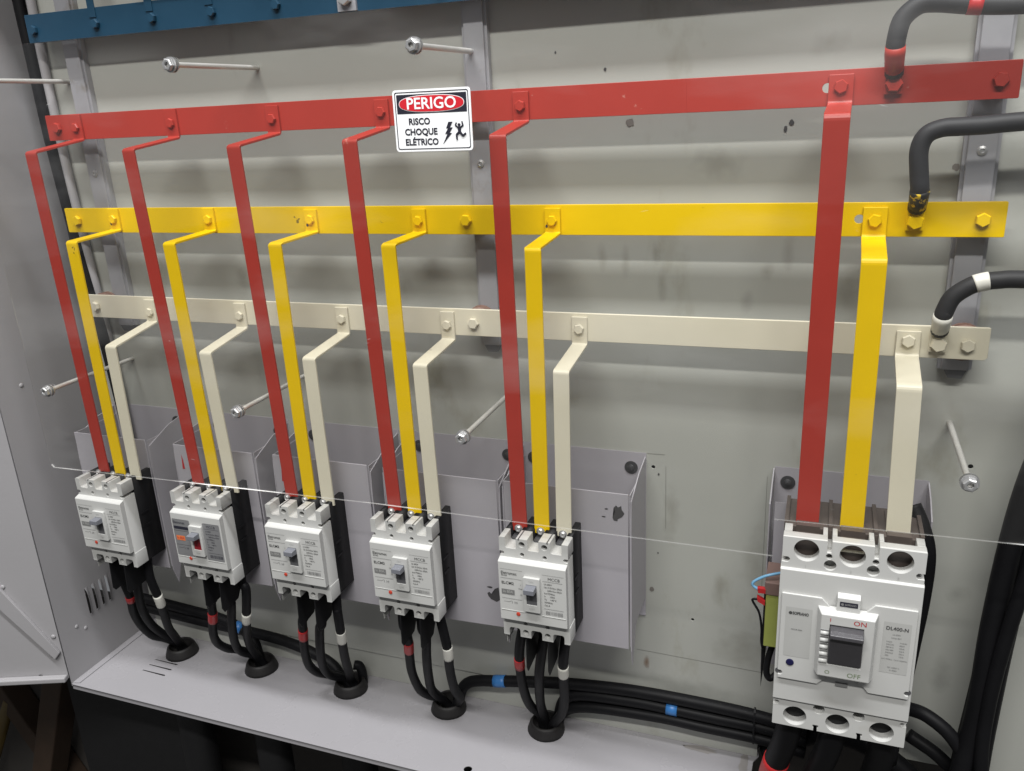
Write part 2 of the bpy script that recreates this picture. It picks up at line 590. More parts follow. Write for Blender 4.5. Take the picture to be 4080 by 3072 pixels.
louv = []
for y in (-0.0945, -0.0799, -0.0653, -0.0512):
    louv.append([(y - .0035, -0.5103), (y + .0035, -0.5103), (y + .0035, -0.4615), (y - .0035, -0.4615)])
sw = plate("cabinet_side_wall", [(YF, ZB - 0.004), (0.0705, ZB - 0.004), (0.0705, 0.73), (YF, 0.73)], louv, XL - 0.0016, XL, 'cab', plane='yz')
tag(sw, kind='structure')
for y in (-0.0945, -0.0799, -0.0653, -0.0512):       # pressed louvre hoods bulging outwards into the cabinet
    bm = bmesh.new()
    n = 6
    ring = []
    for k in range(9):
        t = k / 8
        z = -0.513 + 0.053 * t
        bul = math.sin(math.pi * t) ** 0.35
        ring.append([bm.verts.new((XL + 0.0002, y + .0036, z)), bm.verts.new((XL + 0.0046 * bul + .0003, y - 0.0008, z)),
                     bm.verts.new((XL + 0.0050 * bul + .0003, y - 0.0030, z))])
    for a, b in zip(ring, ring[1:]):
        for k in range(2):
            bm.faces.new((a[k], a[k + 1], b[k + 1], b[k]))
    bm_obj("louvre", bm, 'cab', sw, smooth=True)
for (y, z) in [(-0.135, 0.02), (-0.12, -0.09), (-0.128, -0.515), (-0.112, -0.528)]:
    bm = bmesh.new()
    lathe(bm, [(0.004, -0.0002), (0.0028, 0.0009), (0.0008, 0.0013)], (0, 0, 0), n=12)
    o = bm_obj("rivet", bm, 'cab', sw, smooth=True)
    o.rotation_euler = (0, 0, math.radians(90))
    o.location = (XL, y, z)

top = box("cabinet_top", XL, 1.6, YF, 0.07, 0.732, 0.736, 'cab')
tag(top, kind='structure')

# base plate with the five cable holes, three slots and the ragged cut-out at the right
GR = [(0.117, -0.037), (0.2814, -0.033), (0.4563, -0.035), (0.6293, -0.031), (0.7887, -0.031)]
holes = [circ(x, y, 0.021, 24) for x, y in GR]
for y in (-0.0968, -0.0813, -0.0668):
    holes.append([(0.081, y + 0.0006), (0.084, y + 0.0021), (0.130, y + 0.0016), (0.1345, y - 0.0012), (0.130, y - 0.0024), (0.084, y - 0.0006)])
holes.append(circ(0.7068, -0.1387, 0.0062, 16))
rag = [(1.0929, 0.0700), (1.0935, 0.0310), (1.0880, 0.0190), (1.0905, 0.0045), (1.0838, -0.0080), (1.0835, -0.0246), (1.0760, -0.045), (1.070, -0.075), (1.064, -0.11), (1.060, YF)]
outline = [(XL, YF), (XL, 0.0695)] + rag
bp = plate("cabinet_base", outline, holes, ZB - 0.0022, ZB, 'base', plane='xy')
tag(bp, kind='structure')
bm = bmesh.new()                                       # flange of the side wall lying on the base
prism(bm, [(XL + .0001, -0.1600), (0.0062, -0.1564), (0.0062, 0.06), (XL + .0001, 0.06)], 'z', ZB + 0.0003, ZB + 0.0017)
bm_obj("seam_flange", bm, 'base', bp)
bm = bmesh.new()                                       # front lip turned down
add_box(bm, XL, 1.06, YF + 0.0010, YF + 0.0022, ZB - 0.010, ZB - 0.0024)
bm_obj("front_lip", bm, 'base', bp)
for i, (x, y, a, b) in enumerate([(1.012, -0.005, .022, .006), (1.072, -0.015, .006, .022)]):
    bm = bmesh.new()
    f = bm.faces.new([bm.verts.new((p[0], p[1], ZB + 0.0003 + 0.0001 * i)) for p in blob(x, y, a, b, 40 + i, 22)])
    bmesh.ops.triangulate(bm, faces=[f])
    bm_obj("paint_smear", bm, 'dirt', bp)

# dark space under the cabinet
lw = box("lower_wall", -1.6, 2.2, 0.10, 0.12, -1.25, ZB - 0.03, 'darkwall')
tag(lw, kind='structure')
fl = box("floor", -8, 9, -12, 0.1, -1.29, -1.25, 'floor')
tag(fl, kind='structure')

COND = ["black conduit tube under the leftmost cable hole below the base", "black conduit tube under the second cable hole from the left",
        "black conduit tube under the middle cable hole", "black conduit tube under the fourth cable hole from the left"]
for i, (x, y) in enumerate(GR[:4]):
    bm = bmesh.new()
    prof = []
    z = -1.7
    add_tube(bm, [(x - 0.02, y + 0.01, -1.249), (x - 0.005, y, -1.0), (x, y, ZB - 0.02), (x, y, ZB - 0.003)], [0.030, 0.030, 0.029, 0.024], 20)
    o = bm_obj("cable_conduit", bm, 'conduit', smooth=True)
    tag(o, COND[i], "conduit", "conduits below the base")
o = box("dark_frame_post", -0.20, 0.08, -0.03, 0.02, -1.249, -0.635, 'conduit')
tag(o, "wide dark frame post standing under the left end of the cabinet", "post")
bm = bmesh.new()
add_tube(bm, [(-0.70, 0.06, -1.24), (-0.52, 0.06, -0.93)], 0.013, 14)
o = bm_obj("leaning_bar", bm, 'gold', smooth=True)
tag(o, "dull golden bar leaning in the dark at the bottom left", "bar")

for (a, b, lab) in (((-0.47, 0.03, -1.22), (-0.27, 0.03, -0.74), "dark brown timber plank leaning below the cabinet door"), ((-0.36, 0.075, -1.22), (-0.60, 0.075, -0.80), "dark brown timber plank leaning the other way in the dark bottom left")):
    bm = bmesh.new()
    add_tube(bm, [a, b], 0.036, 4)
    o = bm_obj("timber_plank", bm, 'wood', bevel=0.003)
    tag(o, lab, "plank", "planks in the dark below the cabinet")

# ------------------------------------------------------------------ open door at the left
door = empty("cabinet_door", (XL - 0.0018, YF - 0.0006, ZB + 0.012))
tag(door, "open light grey cabinet door with a diagonal stiffener at the left", "door")
door.rotation_euler = (0, 0, math.radians(21.0))       # local -X runs away from the hinge, towards the viewer
bm = bmesh.new()
add_box(bm, -0.62, -0.0003, 0.0, 0.0015, 0.0, 1.30)
bm_obj("panel", bm, 'cab', door)
bm = bmesh.new()
prism(bm, [(-0.62, -0.0009), (-0.0005, -0.0009), (-0.0005, 0.0085), (-0.62, 0.0095)], 'y', -0.012, -0.0002)
bm_obj("bottom_fold", bm, 'cab', door, bevel=0.002)
st = plate("stiffener", [(-0.1880, 0.3000), (-0.1500, 0.3220), (-0.0016, 0.0530), (-0.0118, 0.0410)], [], -0.006, -0.0002, 'cab', door, bevel=0.0012)
for (x, z) in [(-0.0080, 0.0820), (-0.0180, 0.0460), (-0.0680, 0.1790), (-0.0450, 0.0065)]:
    bm = bmesh.new()
    lathe(bm, [(0.0042, 0.0), (0.003, 0.0010), (0.0008, 0.0014)], (0, 0, 0), n=12)
    o = bm_obj("rivet", bm, 'cab' if z > 0.01 else 'chip', door, smooth=True)
    o.location = (x, -0.0012 if z < 0.02 else -0.0006, z)

# ------------------------------------------------------------------ rails and standoff insulators
RX = [(0.0955, 0.1290, "left"), (0.7120, 0.7440, "middle"), (1.2550, 1.2885, "right")]
for xa, xb, side in RX:
    w = xb - xa
    bm = bmesh.new()
    add_box(bm, xa + 0.0035, xb - 0.0035, -0.0125, -0.0003, -0.018, 0.69)
    o = bm_obj("mounting_rail", bm, 'rail', bevel=0.0008)
    tag(o, {"left": "galvanised vertical rail behind the left ends of the bars", "middle": "galvanised vertical rail behind the danger sign",
            "right": "galvanised vertical rail behind the right ends of the bars"}[side], "rail", "vertical mounting rails")
    for xs in (xa, xb - 0.0038):
        box("rail_lip", xs, xs + 0.0038, -0.0085, -0.0004, -0.018, 0.69, 'rail', o)
    for zz in (0.213, 0.60):
        bm = bmesh.new()
        lathe(bm, [(0.0050, 0.0), (0.0048, 0.0012), (0.0024, 0.0020), (0.0022, 0.0010)], ((xa + xb) / 2, -0.0124, zz), n=14)
        bm_obj("screw", bm, 'zinc', o)
    bm = bmesh.new()
    prism(bm, [(xa + 0.006, -0.0182), (xb - 0.005, -0.0182), (xb - 0.009, -0.0275), (xa + 0.011, -0.0275)], 'y', -0.0115, -0.001)
    bm_obj("rail_foot", bm, 'darksteel', o)  # dark colour paints in the bar's shadow on the rail end

BARS = {'red': (0.0620, 1.2940, 0.2620, 0.2970, 'red'), 'yellow': (0.0610, 1.2978, 0.1298, 0.1652, 'yellow'), 'cream': (0.0700, 1.2980, -0.0008, 0.0345, 'cream')}
BX = {'red': (0.0830, 0.7140, 1.2770), 'yellow': (0.0842, 0.7137, 1.2770), 'cream': (0.0848, 0.7147, 1.2781)}
for c, (xa, xb, za, zb, m) in BARS.items():
    zc = (za + zb) / 2
    for x, side in zip(BX[c], ("left", "middle", "right")):
        bm = bmesh.new()
        R = 0.0195 if c == 'cream' else 0.0150
        xx = x + (0.008 if side == 'left' else 0.004 if side == 'middle' else -0.003)
        lathe(bm, [(R * .86, 0.0127), (R, 0.0150), (R, 0.0185), (R * .82, 0.0200), (R * .82, 0.0225), (R, 0.0240), (R, 0.0275), (R * .85, 0.0296)], (xx, 0, zc), n=20)
        o = bm_obj("standoff_insulator", bm, 'insul', smooth=False)
        tag(o, f"brown standoff insulator behind the {side} bolt of the {c} bus bar", "insulator", "standoff insulators behind the bus bars")

# ------------------------------------------------------------------ bus bars
YB0, YB1 = -0.0300, -0.0340
for c, (xa, xb, za, zb, m) in BARS.items():
    hl = []
    if c == 'red':
        hl = [circ(1.1218, 0.2799, 0.0048, 16)]
    if c == 'yellow':
        hl = [circ(1.1621, 0.1480, 0.0048, 16)]
    if c == 'cream':
        ol = [(xa, za), (0.6, za), (xb - .003, za + 0.0015), (xb, za + .004), (xb, zb + .0008), (xb - .002, zb + .0015), (0.6, zb), (xa, zb)]
    else:
        ol = rrect(xa, xb, za, zb, 0.0012, 2)
    o = plate("bus_bar", ol, hl, YB0, YB1, m, bevel=0.0006)
    tag(o, {'red': "long red bus bar, uppermost of the three painted bars", 'yellow': "long yellow bus bar between the red and cream bars",
            'cream': "long cream white bus bar, lowest of the three"}[c], "bus bar")
    zc = (za + zb) / 2
    for x in BX[c]:
        if c == 'red' and x == 0.7140:
            continue
        hex_bolt(o, x, YB1, zc, m, r=0.0074, h=0.0058)
    if c == 'red':                                       # splice line of two bar lengths
        box("splice_weld", 0.9745, 0.9800, YB1 - 0.0004, YB1 + 0.0004, za + .0002, zb - .0002, m, o)

# ------------------------------------------------------------------ straps (droppers)
def fillet_path(pts, r, n=5):
    out = [Vector(pts[0])]
    for i in range(1, len(pts) - 1):
        a, b, c = Vector(pts[i - 1]), Vector(pts[i]), Vector(pts[i + 1])
        d1, d2 = (a - b).normalized(), (c - b).normalized()
        ang = d1.angle(d2)
        t = min(r / math.tan(ang / 2), (a - b).length * .45, (c - b).length * .45)
        p1, p2 = b + d1 * t, b + d2 * t
        for k in range(n + 1):
            s = k / n
            out.append((1 - s) ** 2 * p1 + 2 * s * (1 - s) * b + s * s * p2)
    out.append(Vector(pts[-1]))
    return out


def strap(name, x_of, w, pts, th, m, r):
    """pts (y,z) centreline; x_of(z) centre x"""
    path = fillet_path([(p[0], p[1], 0) for p in pts], r)
    bm = bmesh.new()
    rows = []
    for i, p in enumerate(path):
        a = path[max(i - 1, 0)]
        b = path[min(i + 1, len(path) - 1)]
        t = (b - a).normalized()
        n = Vector((-t.y, t.x, 0)) * (th / 2)
        x = x_of(p.y)
        q0, q1 = p + n, p - n
        rows.append([bm.verts.new((x - w / 2, q0.x, q0.y)), bm.verts.new((x + w / 2, q0.x, q0.y)),
                     bm.verts.new((x + w / 2, q1.x, q1.y)), bm.verts.new((x - w / 2, q1.x, q1.y))])
    for a, b in zip(rows, rows[1:]):
        for k in range(4):
            bm.faces.new((a[k], a[(k + 1) % 4], b[(k + 1) % 4], b[k]))
    bm.faces.new(rows[0])
    bm.faces.new(rows[-1])
    return bm_obj(name, bm, m, bevel=0.0005)


ORD = ["leftmost small breaker", "second small breaker from the left", "middle small breaker", "fourth small breaker from the left", "rightmost small breaker", "big breaker"]
CN = {'R': ('red', 0.2970, 0.0350), 'Y': ('yellow', 0.1652, 0.0350), 'W': ('cream', 0.0345, 0.0350)}
# clamp right edge x, clamp corner z, front bend z, x centre at bend, x centre at bottom, bolt z
DR = {
    'R1': (0.1300, 0.2600, 0.2480, 0.1165, 0.1225, 0.2787), 'R2': (0.2990, 0.2572, 0.2472, 0.2845, 0.3000, 0.2783), 'R3': (0.4618, 0.2569, 0.2469, 0.4480, 0.4600, 0.2774),
    'R4': (0.6205, 0.2581, 0.2480, 0.6102, 0.6205, 0.2790), 'R5': (0.8013, 0.2584, 0.2471, 0.7928, 0.7960, 0.2779),
    'Y1': (0.1654, 0.1318, 0.1278, 0.1548, 0.1540, 0.1498), 'Y2': (0.3352, 0.1315, 0.1276, 0.3232, 0.3315, 0.1492), 'Y3': (0.5005, 0.1306, 0.1288, 0.4885, 0.4892, 0.1490),
    'Y4': (0.6590, 0.1305, 0.1291, 0.6478, 0.6498, 0.1473), 'Y5': (0.8350, 0.1302, 0.1256, 0.8276, 0.8250, 0.1475),
    'W1': (0.2006, -0.0045, -0.0204, 0.1860, 0.1832, 0.0125), 'W2': (0.3630, -0.0068, -0.0204, 0.3518, 0.3598, 0.0135), 'W3': (0.5308, -0.0075, -0.0187, 0.5165, 0.5178, 0.0154),
    'W4': (0.6880, -0.0080, -0.0178, 0.6755, 0.6780, 0.0139), 'W5': (0.8651, -0.0054, -0.0150, 0.8560, 0.8534, 0.0164),
    'R6': (1.1466, 0.2631, 0.2588, 1.1330, 1.1322, 0.2807), 'Y6': (1.1890, 0.1288, 0.1234, 1.1760, 1.1772, 0.1472), 'W6': (1.2325, 0.0021, -0.0030, 1.2185, 1.2228, 0.0197),
}
YFD = -0.1175
for k, (xr, zc, zf, xt, xb, zbolt) in DR.items():
    cname, ztop, hh = CN[k[0]]
    i = int(k[1]) - 1
    big = i == 5
    w = 0.0236 if big else 0.0192
    th = 0.0030
    yc = YB1 - th / 2 - 0.0004
    ytop = yc
    zt = ztop - (0.0005 if not big and k[0] in 'RY' and i < 2 else 0.0035)
    if big:
        zt = ztop - 0.0045
    yf = YFD
    zend = -0.170 if big else -0.226
    zbend = zf + th / 2
    if big:
        pts = [(yc, zt), (yc, zc), (yf, zbend - 0.004), (yf, zend)]
    else:
        pts = [(yc, zt), (yc, zc + th / 2), (yf, zbend), (yf, zend)]
    xc = xr - w / 2
    z_lo, z_hi = zend, zbend

    def xof(z, xc=xc, xt=xt, xb=xb, z_lo=z_lo, z_hi=z_hi, zc=zc):
        if z >= zc:
            return xc
        if z >= z_hi - 0.002:
            t = (zc - z) / max(1e-4, zc - z_hi + 0.002)
            return xc + (xt - xc) * min(1, t)
        return xt + (xb - xt) * (z_hi - z) / (z_hi - z_lo)
    o = strap("bus_strap", xof, w, pts, th, cname, 0.0035 if not big else 0.006)
    tag(o, f"{cname} strap from the {cname} bus bar down to the {ORD[i]}", "strap", f"{cname} straps hanging from the bus bar")
    hex_bolt(o, xc, yc - th / 2, zbolt, cname, r=0.0064 if not big else 0.0072, h=0.0046)
    if cname == 'yellow' and not big:                    # paint flaked off round the bolts
        for q in range(2):
            flat("paint_chip", blob(xc + random.uniform(-.008, .007), zbolt - 0.0065 + random.uniform(-.002, .006), .0016, .0019, 90 + i * 3 + q, 9), yc - th / 2 - 0.0003, 'chip', o)

# ------------------------------------------------------------------ blue bar at the top
bb = plate("neutral_bar", rrect(0.0645, 1.33, 0.3935, 0.4300, 0.0012, 2), [], YB0, YB1 - 0.001, 'blue', bevel=0.0007)
tag(bb, "blue painted neutral bar with bolts across the top left", "bus bar")
for x in (0.079, 0.191, 0.287, 0.382, 0.479, 0.70, 0.80, 0.90, 1.00):
    hex_bolt(bb, x, YB1 - 0.001, 0.4095, 'blue', r=0.0062, h=0.0055)
    if x > 0.15:
        box("tail_strap", x - 0.010, x + 0.002, YB1 - 0.0022, YB1 - 0.0011, 0.4180, 0.52, 'blue', bb)
hex_bolt(bb, 0.5785, YB1 - 0.0046, 0.4085, 'zinc', r=0.0088, h=0.0080, name="bare_nut")
box("bare_lug", 0.566, 0.591, YB1 - 0.0046, YB1 - 0.0010, 0.3945, 0.432, 'rail', bb)
bb2 = plate("upper_neutral_bar", rrect(0.27, 1.33, 0.440, 0.475, 0.0012, 2), [], YB0 - .006, YB1 - 0.007, 'blue')
tag(bb2, "second blue bar just above the first, cut off by the picture top", "bus bar")

# ------------------------------------------------------------------ cables in the gap at the left
gap = [([(0.020, 0.022, 0.55), (0.017, 0.022, 0.35), (0.013, 0.02, 0.15), (0.020, 0.018, -0.10), (0.018, 0.02, -0.35), (0.03, 0.03, -0.58)], 0.0105, "thick black cable running down the gap beside the side wall"),
       ([(0.003, 0.035, 0.55), (0.004, 0.035, 0.3), (0.006, 0.037, 0.1), (0.006, 0.035, -0.1), (0.01, 0.04, -0.4), (0.02, 0.045, -0.58)], 0.0085, "black cable behind the thick one in the left gap"),
       ([(0.033, -0.012, 0.55), (0.036, -0.012, 0.40), (0.040, -0.013, 0.25), (0.050, -0.013, 0.10), (0.063, -0.014, -0.03), (0.070, -0.012, -0.2), (0.066, -0.010, -0.36)], 0.0085, "black cable in front of the plate beside the left rail")]
for j, (pts, r, lab) in enumerate(gap):
    o = tube("vertical_cable", pts, r, 'rubber', n=12)
    tag(o, lab, "cable", "cables at the left edge")
    if j == 0:
        tube("tape_band", [(0.0185, 0.022, 0.322), (0.018, 0.022, 0.295)], 0.0112, 'tape_blue', o, smooth_path=False)
o = tube("pale_conduit", [(0.055, -0.0075, 0.60), (0.052, -0.0075, 0.38), (0.055, -0.0075, 0.20), (0.064, -0.0075, 0.02), (0.068, -0.0075, -0.12)], 0.0065, 'cab', n=12)
tag(o, "thin pale grey conduit on the plate left of the left rail", "conduit")

# ------------------------------------------------------------------ small breaker brackets
BRK = [(0.043, 0.184), (0.237, 0.3785), (0.414, 0.5665), (0.5916, 0.7548), (0.765, 0.927)]
for i, (xa, xb) in enumerate(BRK):
    b = empty("breaker_bracket", ((xa + xb) / 2, 0, -0.40))
    tag(b, f"grey folded sheet bracket carrying the {ORD[i]}", "bracket", "sheet brackets behind the small breakers")
    inv = Vector((-(xa + xb) / 2, 0, 0.40))

    def put(o):
        o.location = inv
        return o
    zt = -0.174 - 0.0015 * (i % 2)
    put(plate("front_plate", [(xa, -0.397 - 0.003 * (i % 2)), (xb, -0.395), (xb, zt), (xa, zt)], [], -0.0895, -0.0880, 'bracket', b, bevel=0.0006))
    zw = -0.156
    put(plate("back_plate", [(xa - 0.004, -0.40), (xb + 0.004, -0.40), (xb + 0.004, zw), (xa - 0.004, zw)], [], -0.0017, -0.0005, 'bracket', b))
    for xs, s in ((xa - 0.0035, -1), (xb + 0.0022, 1)):
        bm = bmesh.new()
        prism(bm, [(-0.0018, -0.161), (-0.040, -0.167), (-0.086, -0.185), (-0.0875, -0.220), (-0.0875, -0.345), (-0.0865, -0.400), (-0.080, -0.425 if s > 0 else -0.41), (-0.060, -0.372), (-0.0018, -0.372)], 'x', xs, xs + 0.0013)
        put(bm_obj("side_flange", bm, 'bracket', b))
        bm = bmesh.new()
        xi = xs + (0.0013 if s < 0 else -0.0012)
        prism(bm, [(-0.0018, -0.176), (-0.087, -0.176), (-0.087, -0.392), (-0.0018, -0.36)], 'x', xi + 0.0001, xi + 0.0011)
        put(bm_obj("inner_cheek", bm, 'bracket', b))
    bm = bmesh.new()
    xs = xb - 0.0155
    lathe(bm, [(0.0088, 0.0018), (0.0088, 0.0028), (0.0045, 0.0032), (0.0040, 0.0048), (0.0015, 0.0056)], (xs, 0, -0.1775), n=20)
    put(bm_obj("washer_screw", bm, 'darksteel', b, smooth=False))
    bm = bmesh.new()
    lathe(bm, [(0.0088, 0.0018), (0.0088, 0.0028), (0.0045, 0.0032), (0.0040, 0.0048), (0.0015, 0.0056)], (xa + 0.012, 0, -0.1775), n=20)
    put(bm_obj("washer_screw", bm, 'darksteel', b))
    if i == 4:
        put(flat("paint_chip", [(0.9075, -0.2075), (0.9105, -0.199), (0.909, -0.1935), (0.912, -0.190), (0.9145, -0.1925), (0.9185, -0.190), (0.919, -0.195), (0.9225, -0.200), (0.9195, -0.205), (0.914, -0.2085), (0.9135, -0.2115), (0.909, -0.211)], -0.0898, 'chip', b))
        put(flat("paint_chip", blob(0.8997, -0.1963, .0026, .0010, 71, 10), -0.0898, 'chip', b))
        put(flat("paint_chip", blob(0.8964, -0.2073, .0024, .0009, 72, 10), -0.0898, 'chip', b))
    if i == 3:
        put(flat("paint_chip", [(0.733, -0.3445), (0.736, -0.342), (0.739, -0.3445), (0.743, -0.341), (0.7445, -0.336), (0.750, -0.333), (0.751, -0.352), (0.746, -0.356), (0.738, -0.353), (0.7345, -0.349)], -0.0898, 'chip', b))
        put(flat("paint_chip", blob(0.7373, -0.3345, .0042, .0014, 73, 10), -0.0898, 'chip', b))
    if i in (1, 2, 3):                                     # red overspray streaks left of the strap
        put(flat("red_streak", [(xa + 0.011, -0.214), (xa + 0.013, -0.190), (xa + 0.0145, -0.200), (xa + 0.0155, -0.214)], -0.0898, 'tape_red', b))

# ------------------------------------------------------------------ small breakers
W = 0.088
HW = W / 2
BC = [0.1405, 0.3190, 0.4815, 0.6445, 0.8235]
ZT = -0.2195
YT = -0.150


def teeth_outline(notch=True, hw=HW):
    g = [(-0.0363, -0.0217), (-0.0073, 0.0073), (0.0217, 0.0363)]
    top = [(-hw, -0.0008), (-hw + 0.001, 0)]
    for a, b in g:
        top += [(a, 0), (a, -0.0120), (a + 0.0009, -0.0138), (a + 0.0025, -0.0145), (b - 0.0012, -0.0145), (b, -0.0138), (b, 0)]
    top += [(hw - 0.001, 0), (hw, -0.0008)]
    right = []
    if notch:
        right += [(hw, -0.0190), (hw - 0.0045, -0.0190), (hw - 0.0062, -0.0205), (hw - 0.0062, -0.0222), (hw - 0.0045, -0.0237), (hw - 0.0008, -0.0245), (hw - 0.0008, -0.1150), (hw, -0.1152)]
    bot = [(hw, -0.1388), (hw - 0.001, -0.1395)]
    for a, b in reversed(g):
        bot += [(b, -0.1395), (b, -0.1305), (b - 0.0009, -0.1285), (b - 0.0026, -0.1275), (a + 0.0026, -0.1275), (a + 0.0009, -0.1285), (a, -0.1305), (a, -0.1395)]
    bot += [(-hw + 0.001, -0.1395), (-hw, -0.1388)]
    left = []
    if notch:
        left += [(-hw, -0.1152), (-hw + 0.0008, -0.1150), (-hw + 0.0008, -0.0245), (-hw + 0.0045, -0.0237), (-hw + 0.0062, -0.0222), (-hw + 0.0062, -0.0205), (-hw + 0.0045, -0.0190), (-hw, -0.0190)]
    return top + right + bot + left


def small_breaker(i, xc):
    rnd = random.Random(20 + i)
    root = empty("circuit_breaker", (xc, YT, ZT))
    sil = (i == 1)
    lab = ["white three pole breaker at the far left end, leftmost of the small breakers",
           "white three pole breaker with silver grey stickers and a red flag under its toggle",
           "white three pole breaker in the middle of the row of small breakers",
           "white three pole breaker fourth from the left in the small breaker row",
           "white three pole breaker rightmost of the small row, marked 80A"][i]
    tag(root, lab, "breaker", "small breakers in a row")
    # local: x centred, y 0 = tooth plane (negative to viewer), z 0 = tooth top
    hl = [circ(sx * 0.0145, -0.0075, 0.0040, 16) for sx in (-1, 1)] + [circ(sx * 0.0145, -0.0213, 0.0028, 14) for sx in (-1, 1)]
    hl += [circ(sx * 0.0145, -0.1323, 0.0040, 16) for sx in (-1, 1)] + [circ(sx * 0.0145, -0.1195, 0.0029, 14) for sx in (-1, 1)]
    plate("cover", teeth_outline(), hl, 0.0, 0.0222, 'white', root, bevel=0.0006)
    plate("housing", teeth_outline(False, HW - 0.0006), [], 0.0224, 0.0602, 'black', root)
    bm = bmesh.new()
    for s in (-1, 1):                                    # pressed relief on the black flanks
        for zz in (-0.062, -0.083):
            add_box(bm, s * (HW - 0.0006), s * (HW + 0.0004), 0.026, 0.042, zz - 0.0015, zz + 0.0015)
    bm_obj("flank_rib", bm, 'black', root)
    box("hole_backing", -0.020, 0.020, 0.0100, 0.0110, -0.0140, -0.0010, 'slot', root) if False else None
    # grooves on the inner posts
    for s, gx in ((-1, -0.0183), (1, 0.0183)):
        box("barrier_groove", gx - 0.0007, gx + 0.0007, -0.0003, 0.0226, -0.0016, 0.0004, 'slot', root)
    # raised face
    bm = bmesh.new()
    prism(bm, [(0.0008, -0.0262), (-0.0070, -0.0288), (-0.0080, -0.0300), (-0.0080, -0.1105), (-0.0076, -0.1115), (0.0008, -0.1120)], 'x', -HW + 0.0002, HW - 0.0010)
    bm_obj("face_block", bm, 'white', root, bevel=0.0005)
    YB = -0.0080
    # escutcheon with real slot
    esc = plate("toggle_surround", rrect(-0.0106, 0.0106, -0.0920, -0.0448, 0.0012, 3), [rrect(-0.0068, 0.0068, -0.0822, -0.0537, 0.0006, 2)], YB - 0.0045, YB - 0.0001, 'white', root, bevel=0.0008)
    bm = bmesh.new()
    prism(bm, [(YB - 0.0002, -0.0537), (YB - 0.0012, -0.0650), (YB - 0.0032, -0.0822), (YB - 0.00005, -0.0822)], 'x', -0.0068, 0.0068)
    bm_obj("slot_floor", bm, 'redflag' if sil else 'slot', esc)
    bm = bmesh.new()
    prism(bm, [(YB - 0.0008, -0.0540), (YB - 0.0155, -0.0548), (YB - 0.0158, -0.0612), (YB - 0.0008, -0.0630)], 'x', -0.0066, 0.0066)
    bm_obj("toggle", bm, 'toggle', esc, bevel=0.0006)
    bm = bmesh.new()
    lathe(bm, [(0.0027, -0.0003), (0.0027, 0.0005), (0.0020, 0.0009)], (-0.0200, YB, -0.1008), n=16)
    bm_obj("trip_button", bm, 'button', root)
    yp = YB - 0.0003
    if sil:
        flat("silver_label", rrect(-HW + 0.0022, -0.0112, -0.0975, -0.0390, 0.0015), yp + 0.0001, 'silver', root)
        flat("silver_label", rrect(0.0112, HW - 0.0035, -0.0985, -0.0400, 0.0015), yp + 0.0001, 'silver', root)
        rp = flat("rating_plate", rrect(-0.0385, -0.0235, -0.0725, -0.0650, 0.0002), yp - 0.0002, 'orange', root)
        flat("model_plate", rrect(-0.0400, -0.0130, -0.0545, -0.0500, 0.0002), yp - 0.0002, 'ink', root)
        pr, prl = 'ink', 'ink'
    else:
        rp = flat("rating_plate", rrect(-0.0405, -0.0235, -0.0742, -0.0672, 0.0002), yp - 0.0001, 'gprint', root)
        pr, prl = 'print', 'printl'
    lh = 0.0042
    L = [("Eletromec", 0.0058, -0.0405, -0.0443, 'LEFT', 0.86, 0.00006)]
    if not sil:
        L += [("EATON", 0.0022, -0.0400, -0.0480, 'LEFT', 1.0, 0.00005), ("ELCM2", 0.0052, -0.0402, -0.0583, 'LEFT', 1.05, 0.0001),
              ("TRIP", 0.0026, -0.0185, -0.0645, 'LEFT', 1.0, 0), ("1", 0.0026, -0.0160, -0.0590, 'LEFT', 1.0, 0), ("O", 0.0030, -0.0160, -0.0730, 'LEFT', 1.0, 0)]
    text("maker_print", L, yp - 0.00005, pr, root)
    text("rating_print", [("In 80A", 0.0056, -0.0320 if not sil else -0.031, -0.0705 if not sil else -0.0688, 'CENTER', 0.86, 0.0)], yp - 0.0004, 'whitelb' if not sil else 'redprint', rp)
    R = [("MCCB", 0.0056, 0.0200 if not sil else 0.0178, -0.0447, 'LEFT', 1.0, 0.0)]
    text("type_print", R, yp - 0.00005, pr, root)
    R = []
    rows = ["Ui 690V", "Ue 415V/Icu 25kA", "     240V/Icu 65kA", "Ics=75%Icu", "Ir      100A", "Ta     +40°C", "50/60Hz", "Cat.A"]
    for k, s in enumerate(rows):
        R.append((s, 0.0031, 0.0150, -0.0522 - k * 0.0042, 'LEFT', 0.98, 0.00003))
    text("data_print", R, yp - 0.00005, pr, root)
    bm = bmesh.new()

    def line(x0, x1, z, h=0.00045):
        vs = [bm.verts.new(p) for p in ((x0, yp, z), (x1, yp, z), (x1, yp, z + h), (x0, yp, z + h))]
        bm.faces.new(vs)
    line(-0.0415, -0.0125, -0.0392, .0003)
    line(-0.0410, -0.0140, -0.0518)
    line(-0.0405, -0.0145, -0.0802)
    line(0.0130, 0.0405, -0.0398, .0003)
    line(0.0135, 0.0385, -0.0486)
    line(0.0140, 0.0390, -0.0868)
    if sil:
        line(-0.0410, -0.0145, -0.0575)
    line(-0.0380, -0.0310, -0.0850)                     # contact symbol
    line(-0.0240, -0.0200, -0.0850)
    for xx in (-0.0275, -0.0240, -0.0215):
        vs = [bm.verts.new(p) for p in ((xx, yp, -0.0868), (xx + .0006, yp, -0.0868), (xx + .0006, yp, -0.0832), (xx, yp, -0.0832))]
        bm.faces.new(vs)
    vs = [bm.verts.new(p) for p in ((-0.0312, yp, -0.0850), (-0.0280, yp, -0.0832), (-0.0280, yp, -0.0827), (-0.0312, yp, -0.0845))]
    bm.faces.new(vs)
    x = 0.0165
